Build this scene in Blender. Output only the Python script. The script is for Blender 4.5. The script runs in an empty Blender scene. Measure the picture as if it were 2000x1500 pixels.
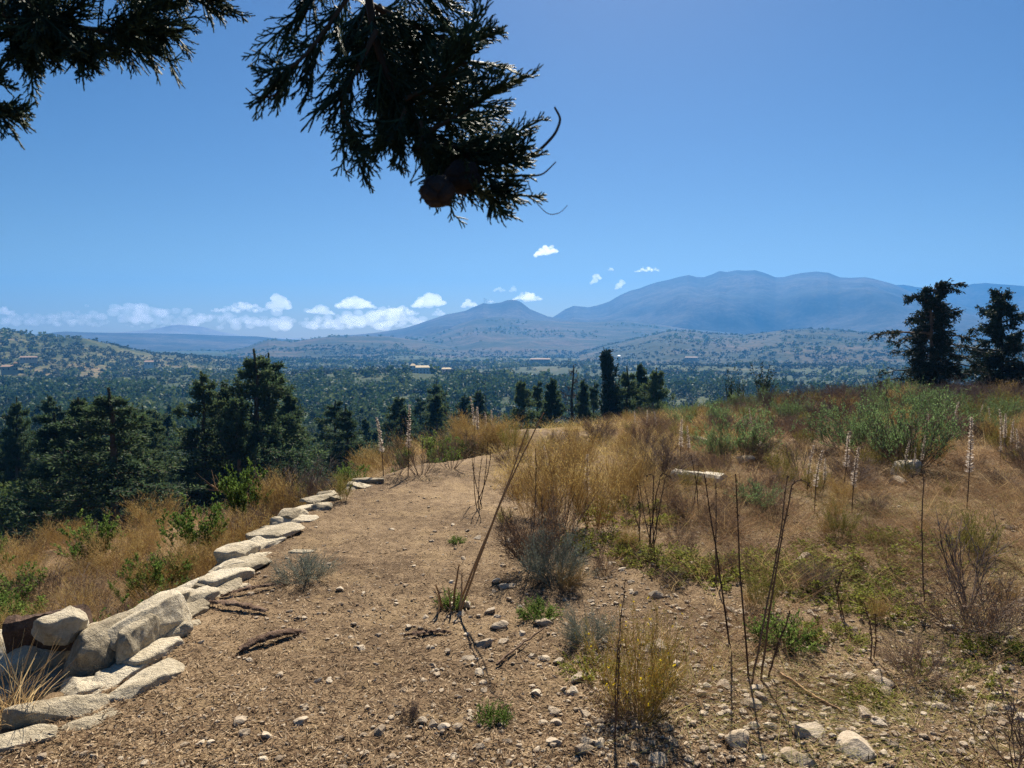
import bpy, bmesh, math, random
import numpy as np

# ------------------------------------------------------------------ camera, world, sun, exposure
scene = bpy.context.scene
COL = scene.collection
R_ = math.radians
FPX = 1455.0                                  # focal length in pixels of the 2000 px wide photograph
EYE = np.array([0.0, 0.0, 1.6])
PITCH = math.atan(90 / FPX)
cam = bpy.data.cameras.new('camera'); cam_o = bpy.data.objects.new('camera', cam); COL.objects.link(cam_o)
cam_o.location = EYE; cam_o.rotation_euler = (R_(90) - PITCH, 0, 0)
cam.sensor_width = 36; cam.lens = 36 * FPX / 2000; cam.clip_start = 0.05; cam.clip_end = 120000
cam.dof.use_dof = True; cam.dof.focus_distance = 9.0; cam.dof.aperture_fstop = 18
scene.camera = cam_o
SUN_EL, SUN_AZ = 43.0, 8.0                    # the sun stands ahead of the viewer, a little to the right
world = bpy.data.worlds.new('World'); scene.world = world; world.use_nodes = True
wn, wl = world.node_tree.nodes, world.node_tree.links
bg = wn['Background']
sky = wn.new('ShaderNodeTexSky'); sky.sky_type = 'NISHITA'; sky.sun_disc = False
sky.sun_elevation = R_(SUN_EL); sky.sun_rotation = R_(SUN_AZ)
sky.altitude = 300; sky.air_density = 1.0; sky.dust_density = 0.4; sky.ozone_density = 2.5
hs = wn.new('ShaderNodeHueSaturation'); hs.inputs['Saturation'].default_value = 1.3; hs.inputs['Value'].default_value = 0.55; hs.inputs['Hue'].default_value = 0.508
wl.new(sky.outputs[0], hs.inputs['Color']); wl.new(hs.outputs[0], bg.inputs[0])
bg.inputs[1].default_value = 0.05
sun = bpy.data.lights.new('sun', 'SUN'); sun_o = bpy.data.objects.new('sun', sun); COL.objects.link(sun_o)
sun.energy = 5.0; sun.angle = R_(0.53); sun.color = (1.0, 0.91, 0.77)
sun_o.rotation_euler = (R_(SUN_EL - 90), 0, R_(-SUN_AZ))      # light travels back toward the viewer and down
scene.view_settings.view_transform = 'Standard'; scene.view_settings.look = 'None'
scene.view_settings.exposure = 1.25; scene.view_settings.gamma = 1
scene.cycles.max_bounces = 8; scene.cycles.diffuse_bounces = 2; scene.cycles.glossy_bounces = 1
scene.cycles.transmission_bounces = 3; scene.cycles.transparent_max_bounces = 8; scene.cycles.volume_bounces = 5
scene.cycles.use_denoising = True; scene.cycles.denoising_input_passes = 'RGB_ALBEDO_NORMAL'; scene.cycles.denoising_prefilter = 'NONE'
scene.cycles.caustics_reflective = False; scene.cycles.caustics_refractive = False

rng = np.random.default_rng(11)
random.seed(5)

# ------------------------------------------------------------------ pixel helpers (pixels of the 2000 x 1500 photograph)
def ray(px, py):
    u = (px - 1000) / FPX; v = (750 - py) / FPX
    return np.array([u, math.cos(PITCH) + v * math.sin(PITCH), -math.sin(PITCH) + v * math.cos(PITCH)])
def at_range(px, py, r):                      # point on the ray at horizontal distance r
    d = ray(px, py); return EYE + d * (r / math.hypot(d[0], d[1]))
def at_z(px, py, z):
    d = ray(px, py); return EYE + d * ((z - EYE[2]) / d[2])

# ------------------------------------------------------------------ noise
def _hash(ix, iy, seed):
    h = (ix.astype(np.int64) * 374761393 + iy.astype(np.int64) * 668265263 + seed * 974711) & 0x7fffffff
    h = ((h ^ (h >> 13)) * 1274126177) & 0x7fffffff
    return ((h ^ (h >> 16)) & 0xffff) / 65535.0
def vnoise(x, y, seed=0):
    x = np.asarray(x, float); y = np.asarray(y, float)
    ix = np.floor(x); iy = np.floor(y); fx = x - ix; fy = y - iy
    fx = fx * fx * (3 - 2 * fx); fy = fy * fy * (3 - 2 * fy)
    a = _hash(ix, iy, seed); b = _hash(ix + 1, iy, seed); c = _hash(ix, iy + 1, seed); d = _hash(ix + 1, iy + 1, seed)
    return (a + (b - a) * fx + (c - a) * fy + (a - b - c + d) * fx * fy) * 2 - 1
def fbm(x, y, seed=0, o=4):
    s = 0; a = 1.0; t = 0
    for k in range(o):
        s = s + a * vnoise(x * 2 ** k + 17.3 * k, y * 2 ** k - 9.1 * k, seed + k); t += a; a *= .5
    return s / t
def sm(a, b, x):
    t = np.clip((np.asarray(x, float) - a) / (b - a), 0, 1); return t * t * (3 - 2 * t)

# ------------------------------------------------------------------ terrain shape
WY = [0, 3, 4.4, 6.3, 7.5, 8.6, 9.6, 10.6, 12, 14]
WX = [-2.0, -2.12, -2.12, -2.02, -1.85, -1.55, -1.2, -0.6, 0.6, 2.2]
def wall_x(y): return np.interp(y, WY, WX)
def plateau(x, y):
    z = 0.016 * np.clip(x - 1.5, 0, 14) - 0.055 * np.clip(y - 12.5, 0, 60) - 0.012 * np.clip(y - 7, 0, 8)
    z = z + 0.09 * fbm(x / 2.6, y / 2.6, 3) * sm(1.0, 5, np.hypot(x, y)) + 0.018 * fbm(x / .35, y / .35, 9, 3) + 0.010 * fbm(x / .07, y / .07, 21, 2)
    return z
def terrace(x, y):
    d = wall_x(y) - x
    z = -np.interp(y, [0, 7, 9, 11], [.78, .72, .55, .35]) - 0.085 * np.clip(d, 0, 40) - 0.03 * np.clip(y - 5, 0, 9)
    return z + 0.12 * fbm(x / 1.7, y / 1.7, 33)
FR = [0, 10, 14, 25, 50, 100, 200, 300, 500, 1000, 2000, 4000, 30000]
FZ = [-0.6, -1.5, -2.3, -5.2, -10.6, -18.5, -31, -38, -45, -51, -56, -60, -78]
def far_z(x, y):
    r = np.hypot(x, y)
    z = np.interp(np.log1p(r), np.log1p(FR), FZ)
    az = np.arctan2(x, y)
    z = z + 7.5 * np.exp(-((az - .56) / .22) ** 2) * sm(14, 40, r) * (1 - sm(55, 130, r))
    z = z - 2.6 * sm(0.5, -5.5, x) * (1 - sm(40, 90, r))
    z = z + 13 * np.exp(-(((x + 95) / 150) ** 2 + ((y - 780) / 170) ** 2))            # the knoll with the villa
    z = z + 4.5 * fbm(x / 90, y / 90, 41, 3) * sm(90, 260, r) + 11 * fbm(x / 260, y / 260, 43, 3) * sm(260, 700, r) + 6 * fbm(x / 420, y / 420, 47, 3) * sm(500, 1400, r)
    z = z + 1.2 * fbm(x / 14, y / 14, 51, 3) * sm(20, 60, r)
    return z
def ground_z(x, y):
    x = np.asarray(x, float); y = np.asarray(y, float)
    d = wall_x(y) - x + 0.06 * fbm(x / .5, y / .5, 71, 2)
    w = sm(-0.06, 0.22, d) * (1 - sm(10.5, 13, y))
    near = plateau(x, y) * (1 - w) + terrace(x, y) * w
    edge = np.interp(x, [-40, -12, -6, -3, -1, 0, 3, 6, 12, 22, 40], [4, 7.5, 8.8, 10, 12, 14, 17, 21, 30, 46, 50])
    s = y - edge
    t = sm(0, np.where(x < 0, 3.0, 3.0 + .9 * np.clip(x, 0, 9)) + 0.25 * np.hypot(x, y), s)
    return near * (1 - t) + far_z(x, y) * t

HILLS = []                                    # (function z(az, r), r range) of the hills, for planting
def hill_fn(sky_px, Rr, base, front, back, rough, seed, spur=0.5):
    pts = [at_range(px, py, Rr) for px, py in sky_px]
    A = np.array([math.atan2(p[0], p[1]) for p in pts]); Z = np.array([p[2] for p in pts])
    def f(x, y):
        az = np.arctan2(x, y); r = np.hypot(x, y)
        zr = np.interp(az, A, Z)
        t = np.where(r < Rr, (r - (Rr - front)) / front, 1 - (r - Rr) / back); t = np.clip(t, 0, 1)
        p = np.where(r < Rr, t ** 1.25, sm(0, 1, t))
        n = 1 - np.abs(fbm(x / (rough * 9), y / (rough * 14), seed, 4)) * 2
        m = fbm(x / (rough * 3.5), y / (rough * 3.5), seed + 9, 4)
        env = t * (1 - t) * 4
        z = base + (zr - base) * p + (zr - base) * spur * 0.30 * n * env * np.clip(1.2 - t, 0, 1) + rough * 0.13 * m * (.32 + env)
        return np.where((az < A[0]) | (az > A[-1]) | (t <= 0), -500, z)
    return f, A, Z
def ground_hit(px, py, rmax=400, fn=None):    # where the ray through a pixel meets the ground
    d = ray(px, py); t = np.geomspace(1.2, rmax, 900)
    P = EYE[None] + d[None] * t[:, None]
    h = (fn or ground_z)(P[:, 0], P[:, 1]); i = int(np.argmax(P[:, 2] < h))
    if not (P[:, 2] < h).any() or t[i] > rmax * .9: return None
    a = P[i - 1, 2] - h[i - 1]; b = P[i, 2] - h[i]; k = a / (a - b + 1e-9)
    p = P[i - 1] + (P[i] - P[i - 1]) * k
    p[2] = float((fn or ground_z)(p[0], p[1])); return p

# ------------------------------------------------------------------ mesh kit
class G:
    def __init__(s): s.V = []; s.F = []; s.A = []; s.M = []; s.n = 0
    def add(s, V, F, rnd=None, mi=0):
        V = np.asarray(V, float).reshape(-1, 3); F = np.asarray(F, np.int64)
        s.V.append(V); s.F.append(F + s.n); s.M.append(np.full(len(F), mi))
        s.A.append(np.full(len(V), .5) if rnd is None else np.broadcast_to(np.asarray(rnd, float).reshape(-1), (len(V),))); s.n += len(V)
    def mesh(s, name, mats, smooth=False):
        me = bpy.data.meshes.new(name); V = np.concatenate(s.V)
        me.vertices.add(len(V)); me.vertices.foreach_set('co', V.astype(np.float32).ravel())
        nl = sum(f.size for f in s.F); nf = sum(len(f) for f in s.F)
        me.loops.add(nl); me.loops.foreach_set('vertex_index', np.concatenate([f.ravel() for f in s.F]).astype(np.int32))
        tot = np.concatenate([np.full(len(f), f.shape[1]) for f in s.F]); st = np.concatenate([[0], np.cumsum(tot)[:-1]])
        me.polygons.add(nf); me.polygons.foreach_set('loop_start', st.astype(np.int32)); me.polygons.foreach_set('loop_total', tot.astype(np.int32))
        me.polygons.foreach_set('material_index', np.concatenate(s.M).astype(np.int32))
        me.polygons.foreach_set('use_smooth', np.full(nf, smooth))
        for m in (mats if isinstance(mats, (list, tuple)) else [mats]): me.materials.append(m)
        a = me.attributes.new('rnd', 'FLOAT', 'POINT'); a.data.foreach_set('value', np.concatenate(s.A).astype(np.float32))
        me.update(calc_edges=True); return me
def nrm(v): return v / (np.linalg.norm(v, axis=-1, keepdims=True) + 1e-12)
def tubes(P, R, k=3, rnd=None, cap=False):
    P = np.asarray(P, float); N, n, _ = P.shape; R = np.broadcast_to(np.asarray(R, float), (N, n))
    T = nrm(np.gradient(P, axis=1)); mt = nrm(P[:, -1] - P[:, 0])
    ref = np.where(np.abs(mt[:, 2:3]) > .8, np.array([[1., .2, 0]]), np.array([[0, 0, 1.]]))[:, None]
    U = nrm(np.cross(T, np.broadcast_to(ref, T.shape))); W = np.cross(T, U)
    a = np.arange(k) * 2 * math.pi / k
    V = P[:, :, None] + R[:, :, None, None] * (np.cos(a)[None, None, :, None] * U[:, :, None] + np.sin(a)[None, None, :, None] * W[:, :, None])
    i = np.arange(N)[:, None, None] * n * k + np.arange(n - 1)[None, :, None] * k; j = np.arange(k)[None, None]; j2 = (j + 1) % k
    F = np.stack([i + j, i + j2, i + k + j2, i + k + j], -1).reshape(-1, 4)
    if rnd is None: rnd = rng.random(N)
    return V.reshape(-1, 3), F, np.repeat(np.broadcast_to(rnd, (N,)), n * k)
def leaves(C, D, S, L, W, rnd=None):          # diamond leaves: base C, direction D, side S
    N = len(C); D = nrm(D); S = nrm(S - D * (S * D).sum(-1, keepdims=True))
    L = np.broadcast_to(np.asarray(L, float), (N,))[:, None]; W = np.broadcast_to(np.asarray(W, float), (N,))[:, None]
    V = np.stack([C, C + D * L * .45 + S * W * .5, C + D * L, C + D * L * .5 - S * W * .5], 1)
    if rnd is None: rnd = rng.random(N)
    return V.reshape(-1, 3), np.arange(N * 4).reshape(N, 4), np.repeat(np.broadcast_to(rnd, (N,)), 4)
def rdir(N, up=0.0, r=None):
    v = (r or rng).normal(size=(N, 3)); v[:, 2] += up; return nrm(v)
def stems(N, L, spread, r0, lift=0.3, n=5, wob=.06):
    a = rng.random(N) * 2 * math.pi; rad = np.sqrt(rng.random(N))
    base = np.stack([np.cos(a) * rad * r0, np.sin(a) * rad * r0, np.full(N, -.02)], 1)
    sp = spread * (0.15 + .85 * rad); D = np.stack([np.cos(a) * np.sin(sp), np.sin(a) * np.sin(sp), np.cos(sp)], 1) + rng.normal(size=(N, 3)) * .12
    D = nrm(D); t = np.linspace(0, 1, n)[None, :, None]
    LL = (np.broadcast_to(L, (N,)) * rng.uniform(.6, 1.1, N))[:, None, None]
    P = base[:, None] + D[:, None] * t * LL + np.array([0, 0, 1.])[None, None] * lift * LL * t ** 2 * .5
    return P + np.cumsum(rng.normal(size=(N, n, 3)), 1) * wob * LL / n * (t > 0)
def kids(P, M, t0, t1, ang, L, n=4, up=.15, wob=.08):
    N, m, _ = P.shape; i = rng.integers(0, N, M); t = rng.uniform(t0, t1, M) * (m - 1); k = np.minimum(t.astype(int), m - 2); f = (t - k)[:, None]
    B = P[i, k] * (1 - f) + P[i, k + 1] * f; T = nrm(P[i, k + 1] - P[i, k])
    S = nrm(np.cross(T, rdir(M))); an = (ang * rng.uniform(.6, 1.3, M))[:, None]
    D = nrm(T * np.cos(an) + S * np.sin(an) + np.array([0, 0, up]))
    LL = (np.broadcast_to(L, (M,)) * rng.uniform(.55, 1.2, M))[:, None, None]; s = np.linspace(0, 1, n)[None, :, None]
    return B[:, None] + D[:, None] * s * LL + np.cumsum(rng.normal(size=(M, n, 3)), 1) * wob * LL / n * (s > 0)
def along(P, M, t0=0, t1=1):
    N, m, _ = P.shape; i = rng.integers(0, N, M); t = rng.uniform(t0, t1, M) * (m - 1); k = np.minimum(t.astype(int), m - 2); f = (t - k)[:, None]
    return P[i, k] * (1 - f) + P[i, k + 1] * f, nrm(P[i, k + 1] - P[i, k])
_ICO = {}
def ico(sub):
    if sub not in _ICO:
        bm = bmesh.new(); bmesh.ops.create_icosphere(bm, subdivisions=sub, radius=1)
        bm.verts.ensure_lookup_table()
        _ICO[sub] = (np.array([v.co[:] for v in bm.verts]), np.array([[v.index for v in f.verts] for f in bm.faces])); bm.free()
    return _ICO[sub]
def snoise(V, freq, r, k=10):
    out = 0
    for _ in range(k):
        d = nrm(r.normal(size=3)) * freq * r.uniform(.6, 1.6); out = out + np.sin(V @ d + r.uniform(0, 6.28))
    return out / k
def rock(seed, sub=3, planes=9, boxy=0.0, rough=.04, cut=(.55, .9)):
    r = np.random.default_rng(seed); V, F = ico(sub); V = V.copy()
    if boxy: V = V / (np.abs(V) ** 10).sum(1, keepdims=True) ** (1 / 10) * boxy + V * (1 - boxy)
    for _ in range(planes):
        n = nrm(r.normal(size=3)); d = r.uniform(*cut); p = np.maximum(V @ n - d, 0); V = V - n * p[:, None] * .95
    nn = nrm(V); V = V + nn * (snoise(V, 3, r)[:, None] * rough * 1.6 + snoise(V, 9, r)[:, None] * rough * .8 + snoise(V, 22, r)[:, None] * rough * .5)
    return V, F
def merge_inst(g, V, F, A, loc, rz, sc, rndo=None, mi=0, tilt=None):
    N = len(loc); c, s = np.cos(rz), np.sin(rz); sc = np.asarray(sc, float)
    if sc.ndim == 1: sc = np.repeat(sc[:, None], 3, 1)
    P = V[None] * sc[:, None]
    if tilt is not None:
        ct, st = np.cos(tilt)[:, None], np.sin(tilt)[:, None]; P = np.stack([P[..., 0], P[..., 1] * ct - P[..., 2] * st, P[..., 1] * st + P[..., 2] * ct], -1)
    X = P[..., 0] * c[:, None] - P[..., 1] * s[:, None]; Y = P[..., 0] * s[:, None] + P[..., 1] * c[:, None]
    P = np.stack([X, Y, P[..., 2]], -1) + loc[:, None]
    FF = (F[None] + (np.arange(N) * len(V))[:, None, None]).reshape(-1, F.shape[1])
    A = np.full(len(V), .5) if A is None else A
    AA = np.broadcast_to(A[None], (N, len(V))) if rndo is None else np.clip(A[None] * .45 + rndo[:, None] * .55, 0, 1)
    g.add(P.reshape(-1, 3), FF, AA.reshape(-1), mi)

# ------------------------------------------------------------------ object kit
def tag(o, label=None, cat=None, group=None, kind=None):
    if label: o['label'] = label
    if cat: o['category'] = cat
    if group: o['group'] = group
    if kind: o['kind'] = kind
    return o
def obj(name, me, parent=None, loc=None, rz=0, sc=1, tilt=(0, 0)):
    o = bpy.data.objects.new(name, me); COL.objects.link(o)
    if parent: o.parent = parent
    if loc is not None: o.location = loc
    o.rotation_euler = (tilt[0], tilt[1], rz); o.scale = (sc,) * 3 if np.isscalar(sc) else sc
    return o
def thing(name, parts, loc, rz, sc, label, cat, group=None, tilt=(0, 0)):
    """parts: one mesh, or a list of (part name, mesh); every call makes a thing with parts of its own that share mesh data"""
    if isinstance(parts, bpy.types.Mesh): o = obj(name, parts, None, loc, rz, sc, tilt)
    else:
        o = obj(name, None, None, loc, rz, sc, tilt); o.empty_display_size = .1
        for pn, me in parts: obj(pn, me, o)
    return tag(o, label, cat, group)
def height_of(parts):                         # how tall a built plant stands, strays left out
    z = []
    for me in ([parts] if isinstance(parts, bpy.types.Mesh) else [m for _, m in parts]):
        co = np.empty(len(me.vertices) * 3, np.float32); me.vertices.foreach_get('co', co); z.append(co[2::3])
    return float(np.percentile(np.concatenate(z), 97))
def struct(name, me, label, cat): return tag(obj(name, me), label, cat, kind='structure')

# ------------------------------------------------------------------ materials
def newmat(name):
    m = bpy.data.materials.new(name); m.use_nodes = True; m.node_tree.nodes.clear(); return m, m.node_tree.nodes, m.node_tree.links
def ramp(n, cols, pos=None):
    r = n.new('ShaderNodeValToRGB'); e = r.color_ramp.elements
    while len(e) < len(cols): e.new(.5)
    for i, c in enumerate(cols): e[i].position = (pos[i] if pos else i / (len(cols) - 1)); e[i].color = (*c, 1)
    return r
def math_(n, l, op, a, b=None, c=None):
    m = n.new('ShaderNodeMath'); m.operation = op
    for i, v in enumerate((a, b, c)):
        if v is None: continue
        if isinstance(v, (int, float)): m.inputs[i].default_value = v
        else: l.new(v, m.inputs[i])
    return m.outputs[0]
def noise(n, l, co, scale, detail=4, rough=.55):
    t = n.new('ShaderNodeTexNoise'); t.inputs['Scale'].default_value = scale; t.inputs['Detail'].default_value = detail; t.inputs['Roughness'].default_value = rough
    if co is not None: l.new(co, t.inputs['Vector'])
    return t.outputs['Fac']
def mix(n, l, f, a, b, mode='MIX'):
    m = n.new('ShaderNodeMix'); m.data_type = 'RGBA'; m.blend_type = mode
    for s, v in ((m.inputs[0], f), (m.inputs[6], a), (m.inputs[7], b)):
        if isinstance(v, (int, float)): s.default_value = v
        elif isinstance(v, tuple): s.default_value = (*v, 1)
        else: l.new(v, s)
    return m.outputs[2]
def plantmat(name, cols, trans=.35, rough=.7, objvar=.35, nscale=None):
    m, n, l = newmat(name); out = n.new('ShaderNodeOutputMaterial')
    at = n.new('ShaderNodeAttribute'); at.attribute_name = 'rnd'; oi = n.new('ShaderNodeObjectInfo')
    f = math_(n, l, 'MULTIPLY_ADD', math_(n, l, 'SUBTRACT', oi.outputs['Random'], .5), objvar, at.outputs['Fac'])
    if nscale:
        geo = n.new('ShaderNodeNewGeometry'); f = math_(n, l, 'ADD', f, math_(n, l, 'MULTIPLY', math_(n, l, 'SUBTRACT', noise(n, l, geo.outputs['Position'], nscale, 2), .5), 1.3))
    r = ramp(n, cols); l.new(f, r.inputs[0])
    d = n.new('ShaderNodeBsdfPrincipled'); d.inputs['Roughness'].default_value = rough; d.inputs['Specular IOR Level'].default_value = .07
    l.new(r.outputs[0], d.inputs['Base Color'])
    if trans:
        t = n.new('ShaderNodeBsdfTranslucent'); l.new(r.outputs[0], t.inputs['Color'])
        x = n.new('ShaderNodeMixShader'); x.inputs[0].default_value = trans; l.new(d.outputs[0], x.inputs[1]); l.new(t.outputs[0], x.inputs[2]); l.new(x.outputs[0], out.inputs[0])
    else: l.new(d.outputs[0], out.inputs[0])
    return m
def stonemat(name, cols, scale=6, bump=.5, pits=True, world=False):
    m, n, l = newmat(name); out = n.new('ShaderNodeOutputMaterial'); d = n.new('ShaderNodeBsdfPrincipled')
    d.inputs['Roughness'].default_value = .9; d.inputs['Specular IOR Level'].default_value = .2
    tc = n.new('ShaderNodeTexCoord'); geo = n.new('ShaderNodeNewGeometry'); oi = n.new('ShaderNodeObjectInfo')
    co = geo.outputs['Position']
    a = noise(n, l, co, scale, 6, .62); b = noise(n, l, co, scale * 7, 5, .65); c = noise(n, l, co, scale * 30, 3, .6)
    at = n.new('ShaderNodeAttribute'); at.attribute_name = 'rnd'
    f = math_(n, l, 'ADD', math_(n, l, 'MULTIPLY', a, .7), math_(n, l, 'MULTIPLY', b, .35))
    f = math_(n, l, 'ADD', f, math_(n, l, 'MULTIPLY', math_(n, l, 'SUBTRACT', oi.outputs['Random'], .5), .25))
    f = math_(n, l, 'ADD', f, math_(n, l, 'MULTIPLY', math_(n, l, 'SUBTRACT', at.outputs['Fac'], .5), .5))
    r = ramp(n, cols, [.2, .42, .58, .8]); l.new(f, r.inputs[0])
    col = r.outputs[0]
    if pits:
        vo = n.new('ShaderNodeTexVoronoi'); vo.inputs['Scale'].default_value = scale * 6; l.new(co, vo.inputs['Vector'])
        pit = math_(n, l, 'LESS_THAN', vo.outputs['Distance'], math_(n, l, 'MULTIPLY', math_(n, l, 'SUBTRACT', a, .42), 1.3))
        col = mix(n, l, math_(n, l, 'MULTIPLY', pit, .55), col, (.16, .12, .085))
    l.new(col, d.inputs['Base Color'])
    bp = n.new('ShaderNodeBump'); bp.inputs['Strength'].default_value = bump; bp.inputs['Distance'].default_value = .02
    h = math_(n, l, 'ADD', math_(n, l, 'MULTIPLY', b, 1.0), math_(n, l, 'MULTIPLY', c, .35))
    l.new(h, bp.inputs['Height']); l.new(bp.outputs[0], d.inputs['Normal']); l.new(d.outputs[0], out.inputs[0]); return m

def ground_hit_near(px, py, rmax=60):         # same, but a pixel just over the crest is taken to stand on the crest
    p = ground_hit(px, py, rmax); k = 0
    while (p is None or p[1] > 26) and k < 60: k += 1; py += 3; p = ground_hit(px, py, rmax)
    return p
# ------------------------------------------------------------------ ground sheet
def ground_material():
    m, n, l = newmat('ground_soil'); out = n.new('ShaderNodeOutputMaterial'); d = n.new('ShaderNodeBsdfPrincipled')
    d.inputs['Roughness'].default_value = .95; d.inputs['Specular IOR Level'].default_value = .1
    geo = n.new('ShaderNodeNewGeometry'); co = geo.outputs['Position']
    at = n.new('ShaderNodeAttribute'); at.attribute_name = 'rnd'        # 0 near soil, 1 far valley
    n1 = noise(n, l, co, .9, 5); n2 = noise(n, l, co, 9, 6, .65); n3 = noise(n, l, co, 85, 4, .7); n4 = noise(n, l, co, 330, 2, .6)
    f = math_(n, l, 'ADD', math_(n, l, 'ADD', math_(n, l, 'MULTIPLY', n1, .30), math_(n, l, 'MULTIPLY', n2, .30)), math_(n, l, 'ADD', math_(n, l, 'MULTIPLY', n3, .45), math_(n, l, 'MULTIPLY', n4, .25)))
    r = ramp(n, [(.03, .019, .011), (.115, .076, .044), (.25, .175, .102), (.42, .32, .205)], [.46, .60, .70, .86]); l.new(f, r.inputs[0])
    soil = mix(n, l, math_(n, l, 'MULTIPLY', math_(n, l, 'GREATER_THAN', noise(n, l, co, 2.3, 6, .7), .56), .25), r.outputs[0], (.33, .235, .125))
    # slopes and valley: scrub, dry grass, ploughed terraces
    v1 = noise(n, l, co, .011, 5, .6); v2 = noise(n, l, co, .06, 5, .65); v3 = noise(n, l, co, .5, 3, .6)
    mp = n.new('ShaderNodeMapping'); mp.inputs['Scale'].default_value = (.35, 1.6, 1); l.new(co, mp.inputs['Vector'])
    v4 = noise(n, l, mp.outputs[0], .02, 4, .6)
    fv = math_(n, l, 'ADD', math_(n, l, 'ADD', math_(n, l, 'MULTIPLY', v1, .45), math_(n, l, 'MULTIPLY', v2, .25)), math_(n, l, 'ADD', math_(n, l, 'MULTIPLY', v4, .35), math_(n, l, 'MULTIPLY', v3, .12)))
    rv = ramp(n, [(.016, .03, .014), (.026, .045, .018), (.045, .062, .026), (.10, .09, .045), (.28, .20, .12)], [.42, .54, .63, .71, .80]); l.new(fv, rv.inputs[0])
    col = mix(n, l, at.outputs['Fac'], soil, rv.outputs[0]); l.new(col, d.inputs['Base Color'])
    bp = n.new('ShaderNodeBump'); bp.inputs['Strength'].default_value = .8; bp.inputs['Distance'].default_value = .03
    h = math_(n, l, 'ADD', math_(n, l, 'MULTIPLY', n2, .5), math_(n, l, 'ADD', math_(n, l, 'MULTIPLY', n3, .5), math_(n, l, 'MULTIPLY', n4, .2)))
    l.new(h, bp.inputs['Height']); l.new(bp.outputs[0], d.inputs['Normal']); l.new(d.outputs[0], out.inputs[0]); return m
def polar(az, r, zf, name, mat, att):
    A, Rr = np.meshgrid(az, r); X = np.sin(A) * Rr; Y = np.cos(A) * Rr; Z = zf(X, Y)
    na = len(az); i = np.arange(len(r) - 1)[:, None] * na + np.arange(na - 1)[None]
    F = np.stack([i, i + na, i + na + 1, i + 1], -1).reshape(-1, 4)[:, ::-1]
    g = G(); g.add(np.stack([X, Y, Z], -1), F, att(X, Y).ravel()); return g.mesh(name, mat, True)
rr = np.concatenate([np.geomspace(.25, 30, 640), np.geomspace(30, 6350, 420)[1:]])
struct('ground', polar(np.radians(np.linspace(-100, 100, 900)), rr, ground_z, 'ground', ground_material(),
       lambda X, Y: sm(22, 60, np.hypot(X, Y))), 'dry stony hilltop soil falling away into a wide green valley', 'ground')

# ------------------------------------------------------------------ hills and mountains
def hill_material(name, cols, scale, pos, streak=1.0):
    m, n, l = newmat(name); out = n.new('ShaderNodeOutputMaterial'); d = n.new('ShaderNodeBsdfPrincipled')
    d.inputs['Roughness'].default_value = .95; d.inputs['Specular IOR Level'].default_value = .05
    geo = n.new('ShaderNodeNewGeometry'); co = geo.outputs['Position']
    mp = n.new('ShaderNodeMapping'); mp.inputs['Scale'].default_value = (1, 1.8, 2.5); l.new(co, mp.inputs['Vector'])
    a = noise(n, l, mp.outputs[0], scale, 5, .6); b = noise(n, l, co, scale * 7, 5, .7); c = noise(n, l, co, scale * 28, 3, .65)
    f = math_(n, l, 'ADD', math_(n, l, 'MULTIPLY', a, .55), math_(n, l, 'ADD', math_(n, l, 'MULTIPLY', b, .3), math_(n, l, 'MULTIPLY', c, .25)))
    r = ramp(n, cols, pos); l.new(f, r.inputs[0]); l.new(r.outputs[0], d.inputs['Base Color']); l.new(d.outputs[0], out.inputs[0]); return m
GREEN = [(.025, .038, .016), (.05, .065, .028), (.12, .11, .055), (.24, .165, .10)]
BROWN = [(.018, .03, .017), (.035, .045, .024), (.075, .066, .042), (.14, .10, .07)]
ROCKY = [(.015, .024, .02), (.03, .037, .032), (.055, .055, .046), (.105, .095, .075)]
m_green = hill_material('scrub_hillside', GREEN, .006, [.42, .53, .62, .72])
m_brown = hill_material('dry_hillside', BROWN, .004, [.42, .52, .60, .72])
m_rocky = hill_material('mountain_rock', ROCKY, .0016, [.40, .50, .58, .70])
m_far = hill_material('hazed_far_rock', [(.16, .16, .15), (.20, .195, .18), (.24, .23, .21), (.28, .27, .25)], .0016, [.40, .50, .58, .70])  # distance haze painted into the rock colour, setting the peak off the nearer ridge
def hill(name, label, sky_px, Rr, base, front, back, rough, seed, mat, na, nr, spur=.5, cat='hill'):
    f, A, Z = hill_fn(sky_px, Rr, base, front, back, rough, seed, spur); HILLS.append((f, Rr))
    az = np.linspace(A[0] + 1e-4, A[-1] - 1e-4, na)
    r = np.unique(np.concatenate([np.linspace(Rr - front * .999, Rr, nr), np.linspace(Rr, Rr + back * .999, max(8, nr // 4))]))
    struct(name, polar(az, r, f, name, mat, lambda X, Y: X * 0 + .5), label, cat)
hill('hill', 'low green hill sloping down from the left edge of the valley', [(-420, 690), (-200, 655), (-60, 648), (0, 648), (35, 650), (52, 655), (122, 659), (168, 661), (180, 664), (196, 668), (227, 675), (250, 681), (273, 686), (297, 691), (343, 694), (385, 699), (440, 706), (520, 716)],
     1600, -64, 650, 900, 22, 101, m_green, 420, 150)
hill('hill', 'long low brown ridge in front of the twin summits', [(330, 705), (371, 696), (437, 691), (470, 684), (490, 677), (508, 669), (525, 664), (550, 666), (577, 667), (605, 662), (640, 658), (700, 657), (760, 657), (840, 668), (980, 690)],
     3000, -66, 1000, 1100, 34, 113, m_brown, 420, 120)
hill('hill', 'broad reddish dry hill on the right of the valley', [(1130, 690), (1200, 672), (1260, 658), (1310, 646), (1345, 647), (1380, 651), (1450, 655), (1490, 650), (1530, 645), (1580, 642), (1630, 645), (1700, 652), (1750, 655), (1850, 663), (2000, 668), (2250, 690)],
     2500, -62, 1000, 1200, 30, 127, m_brown, 520, 150)
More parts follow.
